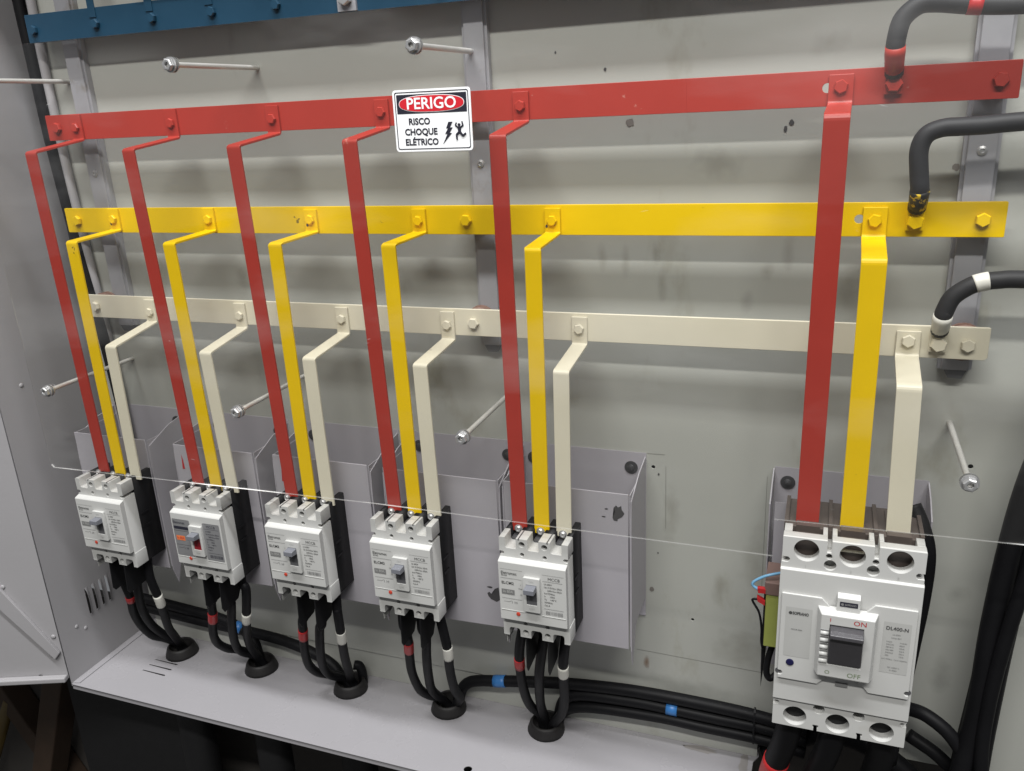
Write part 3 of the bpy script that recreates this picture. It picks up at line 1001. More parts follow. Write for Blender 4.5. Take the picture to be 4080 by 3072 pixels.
    while x < 0.0375:                                    # bar code
        ww = rnd.choice((0.00035, 0.0005, 0.0008))
        vs = [bm.verts.new(p) for p in ((x, yp, -0.0945), (x + ww, yp, -0.0945), (x + ww, yp, -0.0895), (x, yp, -0.0895))]
        bm.faces.new(vs)
        x += ww + rnd.choice((0.0004, 0.0006, 0.0009))
    tag(bm_obj("ruled_lines", bm, prl if not sil else 'ink', root), kind='stuff')
    text("toggle_print", [("ON", 0.0040, 0, -0.0492, 'CENTER', 1, 0), ("OFF", 0.0040, 0, -0.0872, 'CENTER', 1, 0)], YB - 0.0048, 'whitelb', esc)
    # moulded ridge under the labels
    box("face_ridge", -HW + 0.002, -0.0110, yp - 0.0002, yp + 0.0008, -0.0970 if not sil else -0.0990, -0.0964 if not sil else -0.0984, 'white', root)
    box("face_ridge", 0.0110, HW - 0.0025, yp - 0.0002, yp + 0.0008, -0.0978 if not sil else -0.0998, -0.0972 if not sil else -0.0992, 'white', root)
    # terminals: clamp plate + pan head screw in front of each strap
    for px in (-0.029, 0, 0.029):
        box("terminal_floor", px - 0.0070, px + 0.0070, 0.0225, 0.0590, -0.0144, -0.0120, 'slot', root)
        bm = bmesh.new()
        lathe(bm, [(0.0054, -0.0006), (0.0054, 0.0004), (0.0044, 0.0006), (0.0042, 0.0020), (0.0030, 0.0030), (0.0020, 0.0030), (0.0012, 0.0014)], (px, YFD - YT - 0.0018, -0.0030), n=18)
        bm_obj("terminal_screw", bm, 'zinc', root, smooth=False)
    # black phase barriers below
    for px in (-0.0145, 0.0145):
        bm = bmesh.new()
        prism(bm, [(0.001, -0.1385), (0.056, -0.1300), (0.052, -0.158), (0.034, -0.187), (0.002, -0.189 - 0.003 * rnd.random()), (-0.002, -0.183)], 'x', px - 0.0007, px + 0.0007)
        bm_obj("phase_barrier", bm, 'black', root)
    bm = bmesh.new()
    prism(bm, [(0.004, -0.1375), (0.030, -0.1375), (0.030, -0.150), (0.004, -0.153)], 'x', -HW + 0.0022, -HW + 0.0029)
    bm_obj("thin_barrier", bm, 'whitelb', root)
    return root


for i, x in enumerate(BC):
    small_breaker(i, x)

# ------------------------------------------------------------------ cables below the small breakers
CB = {
    '5r': [(0.7868, -0.118, -0.3778), (0.7823, -0.1079, -0.413), (0.7765, -0.0931, -0.4612), (0.7746, -0.0758, -0.5102), (0.7758, -0.0566, -0.5466), (0.7821, -0.036, -0.576)],
    '5m': [(0.8169, -0.118, -0.3833), (0.8087, -0.1045, -0.4397), (0.7999, -0.0847, -0.487), (0.7922, -0.0616, -0.5344), (0.7879, -0.036, -0.5791)],
    '5w': [(0.847, -0.118, -0.383), (0.8433, -0.1079, -0.4199), (0.8384, -0.0931, -0.4617), (0.8328, -0.0758, -0.5072), (0.8211, -0.0566, -0.5487), (0.8011, -0.036, -0.5882)],
    '4r': [(0.6182, -0.118, -0.4069), (0.6154, -0.11, -0.4335), (0.6081, -0.0983, -0.4642), (0.6016, -0.0847, -0.5058), (0.6028, -0.0696, -0.5459), (0.6097, -0.0533, -0.5682), (0.6214, -0.036, -0.5848)],
    '4m': [(0.6489, -0.118, -0.409), (0.6392, -0.1045, -0.4555), (0.6283, -0.0847, -0.5043), (0.6194, -0.0616, -0.5505), (0.6233, -0.036, -0.5878)],
    '4w': [(0.6806, -0.118, -0.3808), (0.6748, -0.1079, -0.4311), (0.6682, -0.0931, -0.4786), (0.6638, -0.0758, -0.525), (0.6619, -0.0566, -0.558), (0.6466, -0.036, -0.587)],
    '3r': [(0.4463, -0.118, -0.4232), (0.438, -0.11, -0.4518), (0.4268, -0.0983, -0.4932), (0.4192, -0.0847, -0.5297), (0.4195, -0.0696, -0.5546), (0.4255, -0.0533, -0.5701), (0.4409, -0.036, -0.5844)],
    '3m': [(0.4748, -0.118, -0.4306), (0.46, -0.1045, -0.482), (0.4457, -0.0847, -0.5263), (0.4387, -0.0616, -0.5622), (0.445, -0.036, -0.5883)],
    '3w': [(0.5093, -0.118, -0.4008), (0.5007, -0.1045, -0.4518), (0.4878, -0.0847, -0.5014), (0.4749, -0.0616, -0.5461), (0.4594, -0.036, -0.5851)],
    '2r': [(0.2823, -0.118, -0.4207), (0.2723, -0.11, -0.4523), (0.255, -0.0983, -0.4957), (0.2467, -0.0847, -0.5256), (0.2507, -0.0696, -0.5461), (0.2558, -0.0533, -0.5589), (0.2746, -0.036, -0.5784)],
    '2m': [(0.3201, -0.118, -0.4183), (0.3012, -0.1045, -0.4687), (0.2826, -0.0847, -0.5183), (0.2706, -0.0616, -0.5537), (0.2768, -0.036, -0.5804)],
    '2w': [(0.3525, -0.118, -0.3887), (0.3323, -0.1045, -0.4492), (0.31, -0.0847, -0.4941), (0.2909, -0.0616, -0.5374), (0.2816, -0.036, -0.5819)],
    '1r': [(0.11, -0.118, -0.4191), (0.1082, -0.11, -0.4475), (0.0949, -0.0983, -0.4882), (0.0896, -0.0847, -0.5225), (0.093, -0.0696, -0.552), (0.1018, -0.0533, -0.5677), (0.1118, -0.036, -0.5891)],
    '1m': [(0.1388, -0.118, -0.4165), (0.1214, -0.1045, -0.4675), (0.1105, -0.0847, -0.5136), (0.1051, -0.0616, -0.55), (0.1095, -0.036, -0.587)],
    '1w': [(0.1786, -0.118, -0.4074), (0.1667, -0.1079, -0.4431), (0.1545, -0.0931, -0.4806), (0.1398, -0.0758, -0.5237), (0.1289, -0.0566, -0.5562), (0.1169, -0.036, -0.5906)],
}
TP = {'5r': (-0.4294, -0.4481), '5w': (-0.4261, -0.4476), '4r': (-0.4322, -0.4543), '4w': (-0.4296, -0.4523), '3r': (-0.4435, -0.4649), '3w': (-0.4373, -0.4602),
      '2r': (-0.4454, -0.4667), '2w': (-0.4377, -0.4595), '1r': (-0.4467, -0.4578), '1w': (-0.434, -0.4578)}
for k, pts in CB.items():
    i = int(k[0]) - 1
    px = {'r': -0.029, 'm': 0.0, 'w': 0.029}[k[1]]
    gx, gy = GR[i]
    full = [(BC[i] + px, -0.115, -0.352), (BC[i] + px * 1.0 - 0.001, -0.118, min(-0.366, pts[0][2] + 0.012))]
    if pts[0][2] < -0.385 and k[0] != '1':
        full.append(pts[0])
    full += pts[1:]
    ex = {'r': -0.007, 'm': 0.0, 'w': 0.007}[k[1]]
    full += [(gx + ex, gy + 0.004, -0.612), (gx + ex * .9, gy, -0.66)]
    path = catmull(full, 8)
    bm = bmesh.new()
    add_tube(bm, path, 0.0068, 12)
    o = bm_obj("breaker_cable", bm, 'rubber', smooth=True)
    kind = {'r': "black cable with red tape", 'm': "plain black cable between the taped ones", 'w': "black cable with white tape"}[k[1]]
    tag(o, f"{kind} below the {ORD[i]}", "cable", "cables below the small breakers")
    if k in TP:
        a, b = TP[k]
        seg = [p for p in path if b - 0.004 <= p.z <= a + 0.004 and p.y < -0.06]
        if len(seg) >= 2:
            def at(z):
                for p, q in zip(path, path[1:]):
                    if (p.z - z) * (q.z - z) <= 0 and p.z != q.z:
                        return p + (q - p) * ((z - p.z) / (q.z - p.z))
            inner = [p for p in path if b < p.z < a and p.y < -0.06]
            sp_ = [at(a)] + inner + [at(b)]
            bm = bmesh.new()
            add_tube(bm, sp_, 0.0074, 12)
            bm_obj("tape_band", bm, 'tape_red' if k[1] == 'r' else 'tape_white', o, smooth=True)

for i, (x, y) in enumerate(GR):
    bm = bmesh.new()
    rnd = random.Random(50 + i)
    lathe(bm, [(0.0186, -0.012), (0.0190, 0.0150), (0.0198, 0.0172), (0.0216, 0.0172), (0.0238, 0.0140), (0.0250, 0.0100), (0.0268, 0.0050), (0.0278, 0.0005), (0.0200, 0.0004)], (0, 0, 0), axis='z', n=28)
    for v in bm.verts:
        v.co.x *= 1 + 0.03 * math.sin(3 * math.atan2(v.co.y, v.co.x) + i)
    o = bm_obj("rubber_grommet", bm, 'grommet', smooth=True)
    o.location = (x, y, ZB)
    tag(o, f"black rubber grommet in the base under the {ORD[i]}", "grommet", "rubber grommets in the base")

# stray black cables curling out of the holes and lying along the back
back = [([(0.640, -0.024, -0.650), (0.641, -0.018, -0.595), (0.6590, -0.0125, -0.5640), (0.7136, -0.0110, -0.5510), (0.7523, -0.0110, -0.5432), (0.8167, -0.0110, -0.5320), (0.9065, -0.0110, -0.5228), (0.9951, -0.0110, -0.5212), (1.0794, -0.0110, -0.5238), (1.15, -0.012, -0.532)], 0.0088, "uppermost black cable along the wall foot with blue tape, rising from the fourth cable hole", (0.700, 0.720)),
        ([(0.803, -0.024, -0.650), (0.804, -0.016, -0.590), (0.8239, -0.0115, -0.5510), (0.9064, -0.0110, -0.5400), (0.9709, -0.0110, -0.5395), (1.0298, -0.0110, -0.5405), (1.0965, -0.0110, -0.5412), (1.15, -0.012, -0.548)], 0.0088, "middle black cable along the wall foot with blue tape, right of the cable holes", (0.958, 0.984)),
        ([(0.797, -0.022, -0.640), (0.800, -0.018, -0.596), (0.8351, -0.0125, -0.5680), (0.9426, -0.0115, -0.5580), (1.0131, -0.0115, -0.5588), (1.0941, -0.0115, -0.5600), (1.15, -0.012, -0.568)], 0.0085, "lowest black cable along the wall foot toward the big breaker", None),
        ([(0.020, -0.0110, -0.5450), (0.072, -0.0110, -0.5481), (0.1724, -0.0110, -0.5523), (0.2763, -0.0110, -0.5548), (0.3277, -0.0115, -0.5594), (0.3754, -0.013, -0.5694), (0.4209, -0.018, -0.5880), (0.445, -0.028, -0.640)], 0.0088, "black cable along the wall foot down into the middle cable hole", None),
        ([(0.020, -0.0110, -0.5270), (0.120, -0.0110, -0.5330), (0.200, -0.0110, -0.5400), (0.252, -0.0140, -0.5600), (0.270, -0.022, -0.5960), (0.274, -0.026, -0.650)], 0.0088, "black cable with blue tape along the wall foot down into the second cable hole", (0.222, 0.240)),
        ([(0.468, -0.022, -0.650), (0.4690, -0.016, -0.596), (0.4640, -0.014, -0.5760), (0.4560, -0.018, -0.5720)], 0.0075, "short black cable end sticking out of the middle cable hole", None)]
for pts, r, lab, tp in back:
    path = catmull(pts, 8)
    bm = bmesh.new()
    add_tube(bm, path, r, 12)
    o = bm_obj("back_cable", bm, 'rubber', smooth=True)
    tag(o, lab, "cable", "black cables along the back of the base")
    if tp:
        sel = [p for p in path if tp[0] <= p.x <= tp[1] and p.z > -0.6]
        if len(sel) < 2:
            j = min(range(len(path)), key=lambda j: abs(path[j].x - (tp[0] + tp[1]) / 2) + (1 if path[j].z < -.6 else 0))
            sel = path[max(0, j - 1):j + 2]
        bm = bmesh.new()
        add_tube(bm, sel, r + 0.0006, 12)
        bm_obj("tape_band", bm, 'tape_blue', o, smooth=True)
bm = bmesh.new()
lathe(bm, [(0.0, 0.0)] if False else [(0.0285, -0.0012), (0.0298, -0.0012), (0.0298, 0.0012), (0.0285, 0.0012), (0.0285, -0.0012)], (0, 0, 0), n=24)
o = bm_obj("cable_tie", bm, 'black')
o.rotation_euler = (0, 0, math.radians(90))
o.scale = (0.36, 1.0, 1.0)
o.location = (1.083, -0.0112, -0.5410)
tag(o, "thin black cable tie round the cables left of the big breaker", "cable tie")

# ------------------------------------------------------------------ big breaker
B0 = Vector((1.1095, -0.160, -0.150))
big = empty("main_breaker", (B0.x + 0.069, B0.y, B0.z))
tag(big, "big white main breaker with a dark square toggle at the right", "breaker")
BWd = 0.138


def X(x):
    return x / 1000.0 - 0.069


PC = (24.0, 69.1, 114.2)
# front plate of the upper terminal cover
ol = [(X(0), -0.0165), (X(0), -0.0300)]
# build clockwise outline (x,z) with slots between poles and side notches
top_ol = [(X(0.5), -0.0160), (X(44.0), -0.0160), (X(44.2), -0.0295), (X(48.6), -0.0295), (X(48.8), -0.0160), (X(89.4), -0.0160), (X(89.6), -0.0295), (X(94.0), -0.0295), (X(94.2), -0.0160), (X(137.5), -0.0160)]
r_ol = [(X(138), -0.0165), (X(138), -0.0400), (X(132.0), -0.0400), (X(130.0), -0.0418), (X(130.0), -0.0452), (X(132.0), -0.0470), (X(138), -0.0470), (X(138), -0.0545)]
l_ol = [(X(0), -0.0545), (X(0), -0.0462), (X(6.0), -0.0462), (X(8.0), -0.0444), (X(8.0), -0.0414), (X(6.0), -0.0398), (X(0), -0.0398), (X(0), -0.0165)]
hl = [circ(X(c), -0.0300, 0.0128, 32) for c in PC]
hl += [circ(X(46.4), -0.0338, 0.0036, 14), circ(X(91.8), -0.0338, 0.0036, 14)] if False else []
hl += [circ(X(48.2), -0.0440, 0.0062, 20), circ(X(89.8), -0.0440, 0.0062, 20)]
hl += [circ(X(46.6), -0.0338, 0.0033, 14), circ(X(91.6), -0.0338, 0.0033, 14)]
plate("upper_cover", top_ol + r_ol + l_ol, hl, 0.0, 0.0130, 'white', big, bevel=0.0007)
# comb behind it, open above the terminals
comb = [(X(0.5), -0.0160), (X(8.6), -0.0160), (X(8.6), -0.0560), (X(39.4), -0.0560), (X(39.4), -0.0160), (X(44.0), -0.0160), (X(44.2), -0.0295), (X(48.6), -0.0295), (X(48.8), -0.0160),
        (X(53.6), -0.0160), (X(53.6), -0.0560), (X(84.4), -0.0560), (X(84.4), -0.0160), (X(89.4), -0.0160), (X(89.6), -0.0295), (X(94.0), -0.0295), (X(94.2), -0.0160),
        (X(98.8), -0.0160), (X(98.8), -0.0560), (X(129.6), -0.0560), (X(129.6), -0.0160), (X(137.5), -0.0160), (X(137.5), -0.0540), (X(137.5), -0.0600), (X(0.5), -0.0600)]
plate("upper_comb", comb, [], 0.0131, 0.0310, 'white', big, bevel=0.0005)
for c in PC:
    box("terminal_tray", X(c - 15.3), X(c + 15.3), 0.0135, 0.0600, -0.0560, -0.0535, 'darkbase', big)
    bm = bmesh.new()
    prism(bm, [(0.0300, -0.0165), (0.0900, -0.0165), (0.0900, -0.0530), (0.0420, -0.0530), (0.0420, -0.0245), (0.0300, -0.0245)], 'x', X(c - 12), X(c + 12))
    bm_obj("terminal_block", bm, 'darkbase', big)
    bm = bmesh.new()
    add_box(bm, X(c - 12), X(c + 12), 0.0180, 0.0186, -0.0500, -0.0180)
    bm_obj("terminal_shade", bm, 'darkbase', big)
box("terminal_screw_bar", X(57), X(81.5), 0.0140, 0.0165, -0.0335, -0.0315, 'cream', big)
# base housing
bm = bmesh.new()
add_box(bm, X(0.8), X(137.2), 0.0312, 0.0985, -0.2555, -0.0185)
bm_obj("base_housing", bm, 'darkbase', big, bevel=0.001)
for c in (1.4, 46.6, 91.6, 136.0):
    box("pole_wall", X(c - 2.0), X(c + 2.0), 0.0315, 0.0980, -0.0300, -0.0150, 'darkbase', big)
# middle raised body
bm = bmesh.new()
prism(bm, [(0.0008, -0.0520), (-0.0022, -0.0528), (-0.0030, -0.0540), (-0.0030, -0.2190), (-0.0024, -0.2200), (0.0008, -0.2205), (0.0310, -0.2205), (0.0310, -0.0520)], 'x', X(-0.8), X(138.6))
bm_obj("middle_cover", bm, 'white', big, bevel=0.0006)
# lower terminal cover
low = [(X(0), -0.2195), (X(138), -0.2195), (X(138), -0.2245), (X(133), -0.2245), (X(131.2), -0.2262), (X(131.2), -0.2285), (X(133), -0.2302), (X(138), -0.2302), (X(138), -0.2562), (X(137), -0.2568),
       (X(94.0), -0.2568), (X(94.0), -0.2530), (X(95.2), -0.2525), (X(95.2), -0.2490), (X(89.2), -0.2490), (X(89.2), -0.2525), (X(90.0), -0.2530), (X(90.0), -0.2568),
       (X(48.4), -0.2568), (X(48.4), -0.2530), (X(49.6), -0.2525), (X(49.6), -0.2490), (X(43.6), -0.2490), (X(43.6), -0.2525), (X(44.6), -0.2530), (X(44.6), -0.2568),
       (X(1), -0.2568), (X(0), -0.2562), (X(0), -0.2302), (X(5), -0.2302), (X(6.8), -0.2285), (X(6.8), -0.2262), (X(5), -0.2245), (X(0), -0.2245)]
hl = [circ(X(c), -0.2418, 0.0126, 32) for c in PC] + [circ(X(48.8), -0.2270, 0.0062, 20), circ(X(90.0), -0.2270, 0.0062, 20)]
plate("lower_cover", low, hl, 0.0002, 0.0200, 'white', big, bevel=0.0007)
# stepped face panels
YM = -0.0030
pl = [(X(2.6), -0.0809), (X(42.8), -0.0809), (X(52.5), -0.0910), (X(52.5), -0.1825), (X(50.0), -0.1825), (X(44.4), -0.1892), (X(3.0), -0.1892), (X(3.0), -0.1850), (X(6), -0.1848), (X(7.6), -0.1830), (X(7.6), -0.1812), (X(6), -0.1795), (X(2.6), -0.1792)]
plate("face_panel", pl, [], YM - 0.0030, YM - 0.0001, 'white', big, bevel=0.0005)
prr = [(X(135.4), -0.0809), (X(94.9), -0.0809), (X(85.6), -0.0915), (X(85.6), -0.1825), (X(90.6), -0.1825), (X(96.0), -0.1894), (X(135.4), -0.1892), (X(135.4), -0.1850), (X(132.6), -0.1848), (X(131.0), -0.1830), (X(131.0), -0.1812), (X(132.6), -0.1795), (X(135.4), -0.1792)]
plate("face_panel", prr, [], YM - 0.0030, YM - 0.0001, 'white', big, bevel=0.0005)
for xx in (-0.0672, 0.0625):
    pass
YP = YM - 0.0030
# side mounting screw recesses
for xx, zz in ((X(3.2), -0.1820), (X(134.8), -0.1820)):
    bm = bmesh.new()
    lathe(bm, [(0.0033, -0.001), (0.0033, 0.0004)], (xx, YM, zz), n=16)
    bm_obj("screw_recess", bm, 'slot', big)
# logo tab
bm = bmesh.new()
prism(bm, [(YM, -0.0722), (YM - 0.0055, -0.0745), (YM - 0.0065, -0.0755), (YM - 0.0065, -0.0940), (YM, -0.0940)], 'x', X(57.8), X(80.4))
ltab = bm_obj("logo_tab", bm, 'white', big, bevel=0.0005)
flat("logo_plate", rrect(X(60.5), X(78.1), -0.0850, -0.0793, 0.0003), YM - 0.0068, 'ink', ltab)
text("logo_print", [("SOPRANO", 0.0030, X(65.4), -0.0822, 'LEFT', 0.80, 0.00012)], YM - 0.0071, 'printl', ltab)
flat("logo_mark", circ(X(63.0), -0.0822, 0.0015, 14), YM - 0.0071, 'printl', ltab)
# toggle surround: frustum with a square opening and thumb ribs
bm = bmesh.new()
o4 = [(X(38.8), -0.0895), (X(99.6), -0.0895), (X(99.0), -0.1722), (X(39.6), -0.1722)]
i4 = [(X(43.4), -0.0932), (X(95.6), -0.0932), (X(95.0), -0.1700), (X(43.4), -0.1700)]
s4 = [(X(52.4), -0.1050), (X(85.5), -0.1050), (X(85.7), -0.1533), (X(52.8), -0.1533)]
YE = YM - 0.0135
va = [bm.verts.new((x, YM - 0.0015, z)) for x, z in o4]
vb = [bm.verts.new((x, YE, z)) for x, z in i4]
vc = [bm.verts.new((x, YE, z)) for x, z in s4]
vd = [bm.verts.new((x, YE + 0.0085, z)) for x, z in s4]
for A, Bv in ((va, vb), (vb, vc), (vc, vd)):
    for k in range(4):
        bm.faces.new((A[k], A[(k + 1) % 4], Bv[(k + 1) % 4], Bv[k]))
bsur = bm_obj("toggle_surround", bm, 'white', big, bevel=0.0010)
box("slot_floor", X(52.2), X(86.0), YE + 0.0080, YE + 0.0088, -0.1540, -0.1045, 'dtoggle', bsur)
bm = bmesh.new()
prism(bm, [(YE + 0.0079, -0.1056), (YE - 0.0085, -0.1062), (YE - 0.0140, -0.1085), (YE - 0.0142, -0.1125), (YE - 0.0090, -0.1165), (YE - 0.0010, -0.1520), (YE + 0.0079, -0.1528)], 'x', X(52.8), X(85.3))
bm_obj("toggle", bm, 'dtoggle', bsur, bevel=0.0007)
for k in range(5):
    z = -0.1118 - k * 0.0086
    bm = bmesh.new()
    prism(bm, [(YE - 0.0004, z - 0.0005), (YE + 0.0010, z - 0.0014), (YE + 0.0010, z + 0.0014), (YE - 0.0004, z + 0.0005)], 'x', X(43.6), X(51.8))
    bm_obj("rib_groove", bm, 'printl', bsur)
    bm = bmesh.new()
    add_tube(bm, [(X(43.8), YE + 0.0010, z - 0.0042), (X(51.6), YE + 0.0010, z - 0.0042)], 0.0027, 10)
    bm_obj("thumb_rib", bm, 'white', bsur, smooth=True)
text("toggle_print", [("ON", 0.0078, X(81.5), -0.0988, 'CENTER', 1.05, 0.0), ("I", 0.0064, X(52.6), -0.0988, 'CENTER', 1.0, 0.0)], YE - 0.0003, 'redprint', bsur)
text("toggle_print", [("OFF", 0.0078, X(79.8), -0.1637, 'CENTER', 1.0, 0.0), ("O", 0.0062, X(53.2), -0.1637, 'CENTER', 1.05, 0.0)], YE - 0.0003, 'greenprint', bsur)
box("serial_tag", X(63.2), X(75.5), YM - 0.0016, YM - 0.0001, -0.1885, -0.1840, 'gprint', big)
# labels
flat("side_label", rrect(X(7.4), X(34.5), -0.1588, -0.0967, 0.0004), YP - 0.0002, 'whitelb', big)
flat("side_label", rrect(X(104.6), X(131.0), -0.1592, -0.0972, 0.0004), YP - 0.0002, 'whitelb', big)
text("label_print", [("SOPRANO", 0.0050, X(14.6), -0.1037, 'LEFT', 0.70, 0.00018), ("MCCB 400A", 0.0022, X(14.0), -0.1240, 'LEFT', 1.0, 0.0)], YP - 0.0005, 'print', big)
flat("label_mark", circ(X(12.4), -0.1037, 0.0019, 16), YP - 0.0005, 'print', big)
bmt = [("DL400-N", 0.0058, X(117.8), -0.1045, 'CENTER', 0.98, 0.0001)]
text("label_print", bmt, YP - 0.0005, 'print', big)
bmt = [("Ui 690V", 0.0024, X(117.8), -0.1115, 'CENTER', 1, 0), ("Uimp 8kV", 0.0024, X(117.8), -0.1155, 'CENTER', 1, 0)]
for k in range(6):
    bmt += [(["Ue(V)", "220/240", "380/415", "440/480", "500/550", "690"][k], 0.0023, X(108.5), -0.1205 - k * 0.0034, 'LEFT', 1, 0), (["Icu(kA)", "85kA", "50kA", "42kA", "25kA", "10kA"][k], 0.0023, X(121.5), -0.1205 - k * 0.0034, 'LEFT', 1, 0)]
bmt += [("Ics=100%Icu  Cat.A 50/60Hz", 0.0021, X(117.8), -0.1420, 'CENTER', 1, 0), ("IEC 60947-2", 0.0023, X(117.8), -0.1520, 'CENTER', 1, 0), ("In 400A", 0.0023, X(117.8), -0.1553, 'CENTER', 1, 0)]
text("data_print", bmt, YP - 0.0005, 'printl', big)
bm = bmesh.new()
lathe(bm, [(0.0042, -0.0003), (0.0042, 0.0006), (0.0030, 0.0010)], (X(15.0), YP, -0.1667), n=20)
bm_obj("test_button", bm, 'navy', big)
text("pole_numbers", [("1", 0.005, X(24), -0.0488, 'CENTER', 1, 0), ("3", 0.005, X(68.5), -0.0488, 'CENTER', 1, 0), ("5", 0.005, X(114), -0.0488, 'CENTER', 1, 0)], -0.0003, 'whitelb', big)
for c in PC:                                             # lower terminals seen through the round openings
    box("lower_terminal", X(c - 13), X(c + 13), 0.0150, 0.0310, -0.2550, -0.2290, 'hole', big)

# bracket of the big breaker
bb3 = empty("main_bracket", (1.18, 0, -0.40))
tag(bb3, "grey folded sheet bracket carrying the big breaker", "bracket")
for nm, args in (("back_plate", dict(o=[(1.091, -0.42), (1.262, -0.42), (1.262, -0.157), (1.091, -0.157)], a=-0.0017, b=-0.0005)),
                 ("front_plate", dict(o=[(1.0955, -0.40), (1.255, -0.40), (1.255, -0.176), (1.0955, -0.176)], a=-0.0612, b=-0.0600))):
    q = plate(nm, args['o'], [], args['a'], args['b'], 'bracket', bb3)
    q.location = (-1.18, 0, 0.40)
for xs in (1.0890, 1.2610):
    bm = bmesh.new()
    prism(bm, [(-0.0018, -0.159), (-0.030, -0.166), (-0.060, -0.180), (-0.0615, -0.40), (-0.055, -0.42), (-0.0018, -0.40)], 'x', xs, xs + 0.0014)
    q = bm_obj("side_flange", bm, 'bracket', bb3)
    q.location = (-1.18, 0, 0.40)
bm = bmesh.new()
lathe(bm, [(0.0088, 0.0018), (0.0088, 0.0028), (0.0048, 0.0032), (0.0042, 0.0050), (0.0015, 0.0060)], (1.1067, 0, -0.1765), n=20)
q = bm_obj("washer_screw", bm, 'darksteel', bb3)
q.location = (-1.18, 0, 0.40)

# ------------------------------------------------------------------ olive relay beside the big breaker
rel = empty("auxiliary_relay", (1.103, -0.10, -0.335))
tag(rel, "small olive green relay with red wire terminals left of the big breaker", "relay")


def rput(o):
    o.location = (-1.103, 0.10, 0.335)
    return o


rput(box("body", 1.0935, 1.1085, -0.121, -0.075, -0.3335, -0.2640, 'olive', rel, bevel=0.001))
rput(box("edge_strip", 1.0915, 1.0934, -0.1205, -0.080, -0.3345, -0.2640, 'black', rel))
rput(box("terminal_cap", 1.0920, 1.1088, -0.1225, -0.075, -0.2638, -0.2475, 'brown', rel, bevel=0.001))
for z, s in ((-0.2590, 0.0), (-0.2725, -0.0022)):
    bm = bmesh.new()
    prism(bm, [(1.0840, z + 0.0026 - s), (1.0930, z + 0.0026 + s), (1.0930, z - 0.0030 + s), (1.0850, z - 0.0034 - s)], 'y', -0.1235, -0.1175)
    rput(bm_obj("wire_terminal", bm, 'tape_red', rel))
bm = bmesh.new()
add_tube(bm, catmull([(1.110, -0.112, -0.2385), (1.098, -0.118, -0.2395), (1.0891, -0.12, -0.2428), (1.0799, -0.12, -0.2501), (1.0787, -0.12, -0.2552), (1.0850, -0.12, -0.2598)]), 0.0017, 8)
o = bm_obj("blue_wire", bm, 'bluewire', smooth=True)
tag(o, "thin light blue wire looping into the olive relay", "wire")
bm = bmesh.new()
add_tube(bm, catmull([(1.0860, -0.12, -0.2726), (1.0801, -0.12, -0.2732), (1.0796, -0.12, -0.2766), (1.0871, -0.12, -0.2903), (1.0906, -0.12, -0.3100), (1.0911, -0.118, -0.3300), (1.0925, -0.11, -0.345)]), 0.0014, 8)
o = bm_obj("black_wire", bm, 'rubber', smooth=True)
tag(o, "thin black wire looping down beside the olive relay", "wire")
bm = bmesh.new()
prism(bm, [(1.0905, -0.345), (1.0965, -0.340), (1.0955, -0.365), (1.0922, -0.4067)], 'y', -0.101, -0.0995)
o = bm_obj("black_barrier", bm, 'black')
tag(o, "pointed black plastic barrier under the olive relay", "barrier")
bm = bmesh.new()
add_tube(bm, catmull([(1.105, -0.105, -0.335), (1.100, -0.110, -0.355), (1.0985, -0.112, -0.375), (1.103, -0.113, -0.383), (1.110, -0.110, -0.377)]), 0.0038, 10)
o = bm_obj("black_loop", bm, 'rubber', smooth=True)
tag(o, "short black wire loop below the olive relay", "wire")

# ------------------------------------------------------------------ thick supply cables at the upper right
SUP = [('R', [(1.1825, -0.0425, 0.290), (1.1808, -0.058, 0.309), (1.181, -0.060, 0.3221), (1.1849, -0.060, 0.3382), (1.1977, -0.060, 0.349), (1.2130, -0.060, 0.3500), (1.2426, -0.060, 0.3460), (1.2836, -0.060, 0.343), (1.40, -0.06, 0.340)], 'red', "thick black cable with red tape from the red bus bar to the right", (1.2345, 1.2530)),
       ('Y', [(1.2150, -0.0425, 0.160), (1.2148, -0.058, 0.178), (1.2125, -0.060, 0.1950), (1.2103, -0.060, 0.2183), (1.2155, -0.060, 0.2322), (1.228, -0.060, 0.2381), (1.244, -0.060, 0.2390), (1.265, -0.060, 0.2396), (1.2964, -0.060, 0.2417), (1.40, -0.06, 0.246)], 'yellow', "thick black cable from the yellow bus bar to the right", None),
       ('W', [(1.2490, -0.0425, 0.033), (1.2481, -0.058, 0.0500), (1.2498, -0.060, 0.0604), (1.2552, -0.060, 0.0735), (1.2676, -0.060, 0.0841), (1.2792, -0.060, 0.0893), (1.2931, -0.060, 0.0917), (1.3154, -0.060, 0.0929), (1.40, -0.06, 0.090)], 'cream', "thick black cable with white tape from the cream bus bar to the right", (1.2725, 1.2865))]
BZ = {'R': (1.1834, 0.2808), 'Y': (1.2152, 0.1467), 'W': (1.2495, 0.0184)}
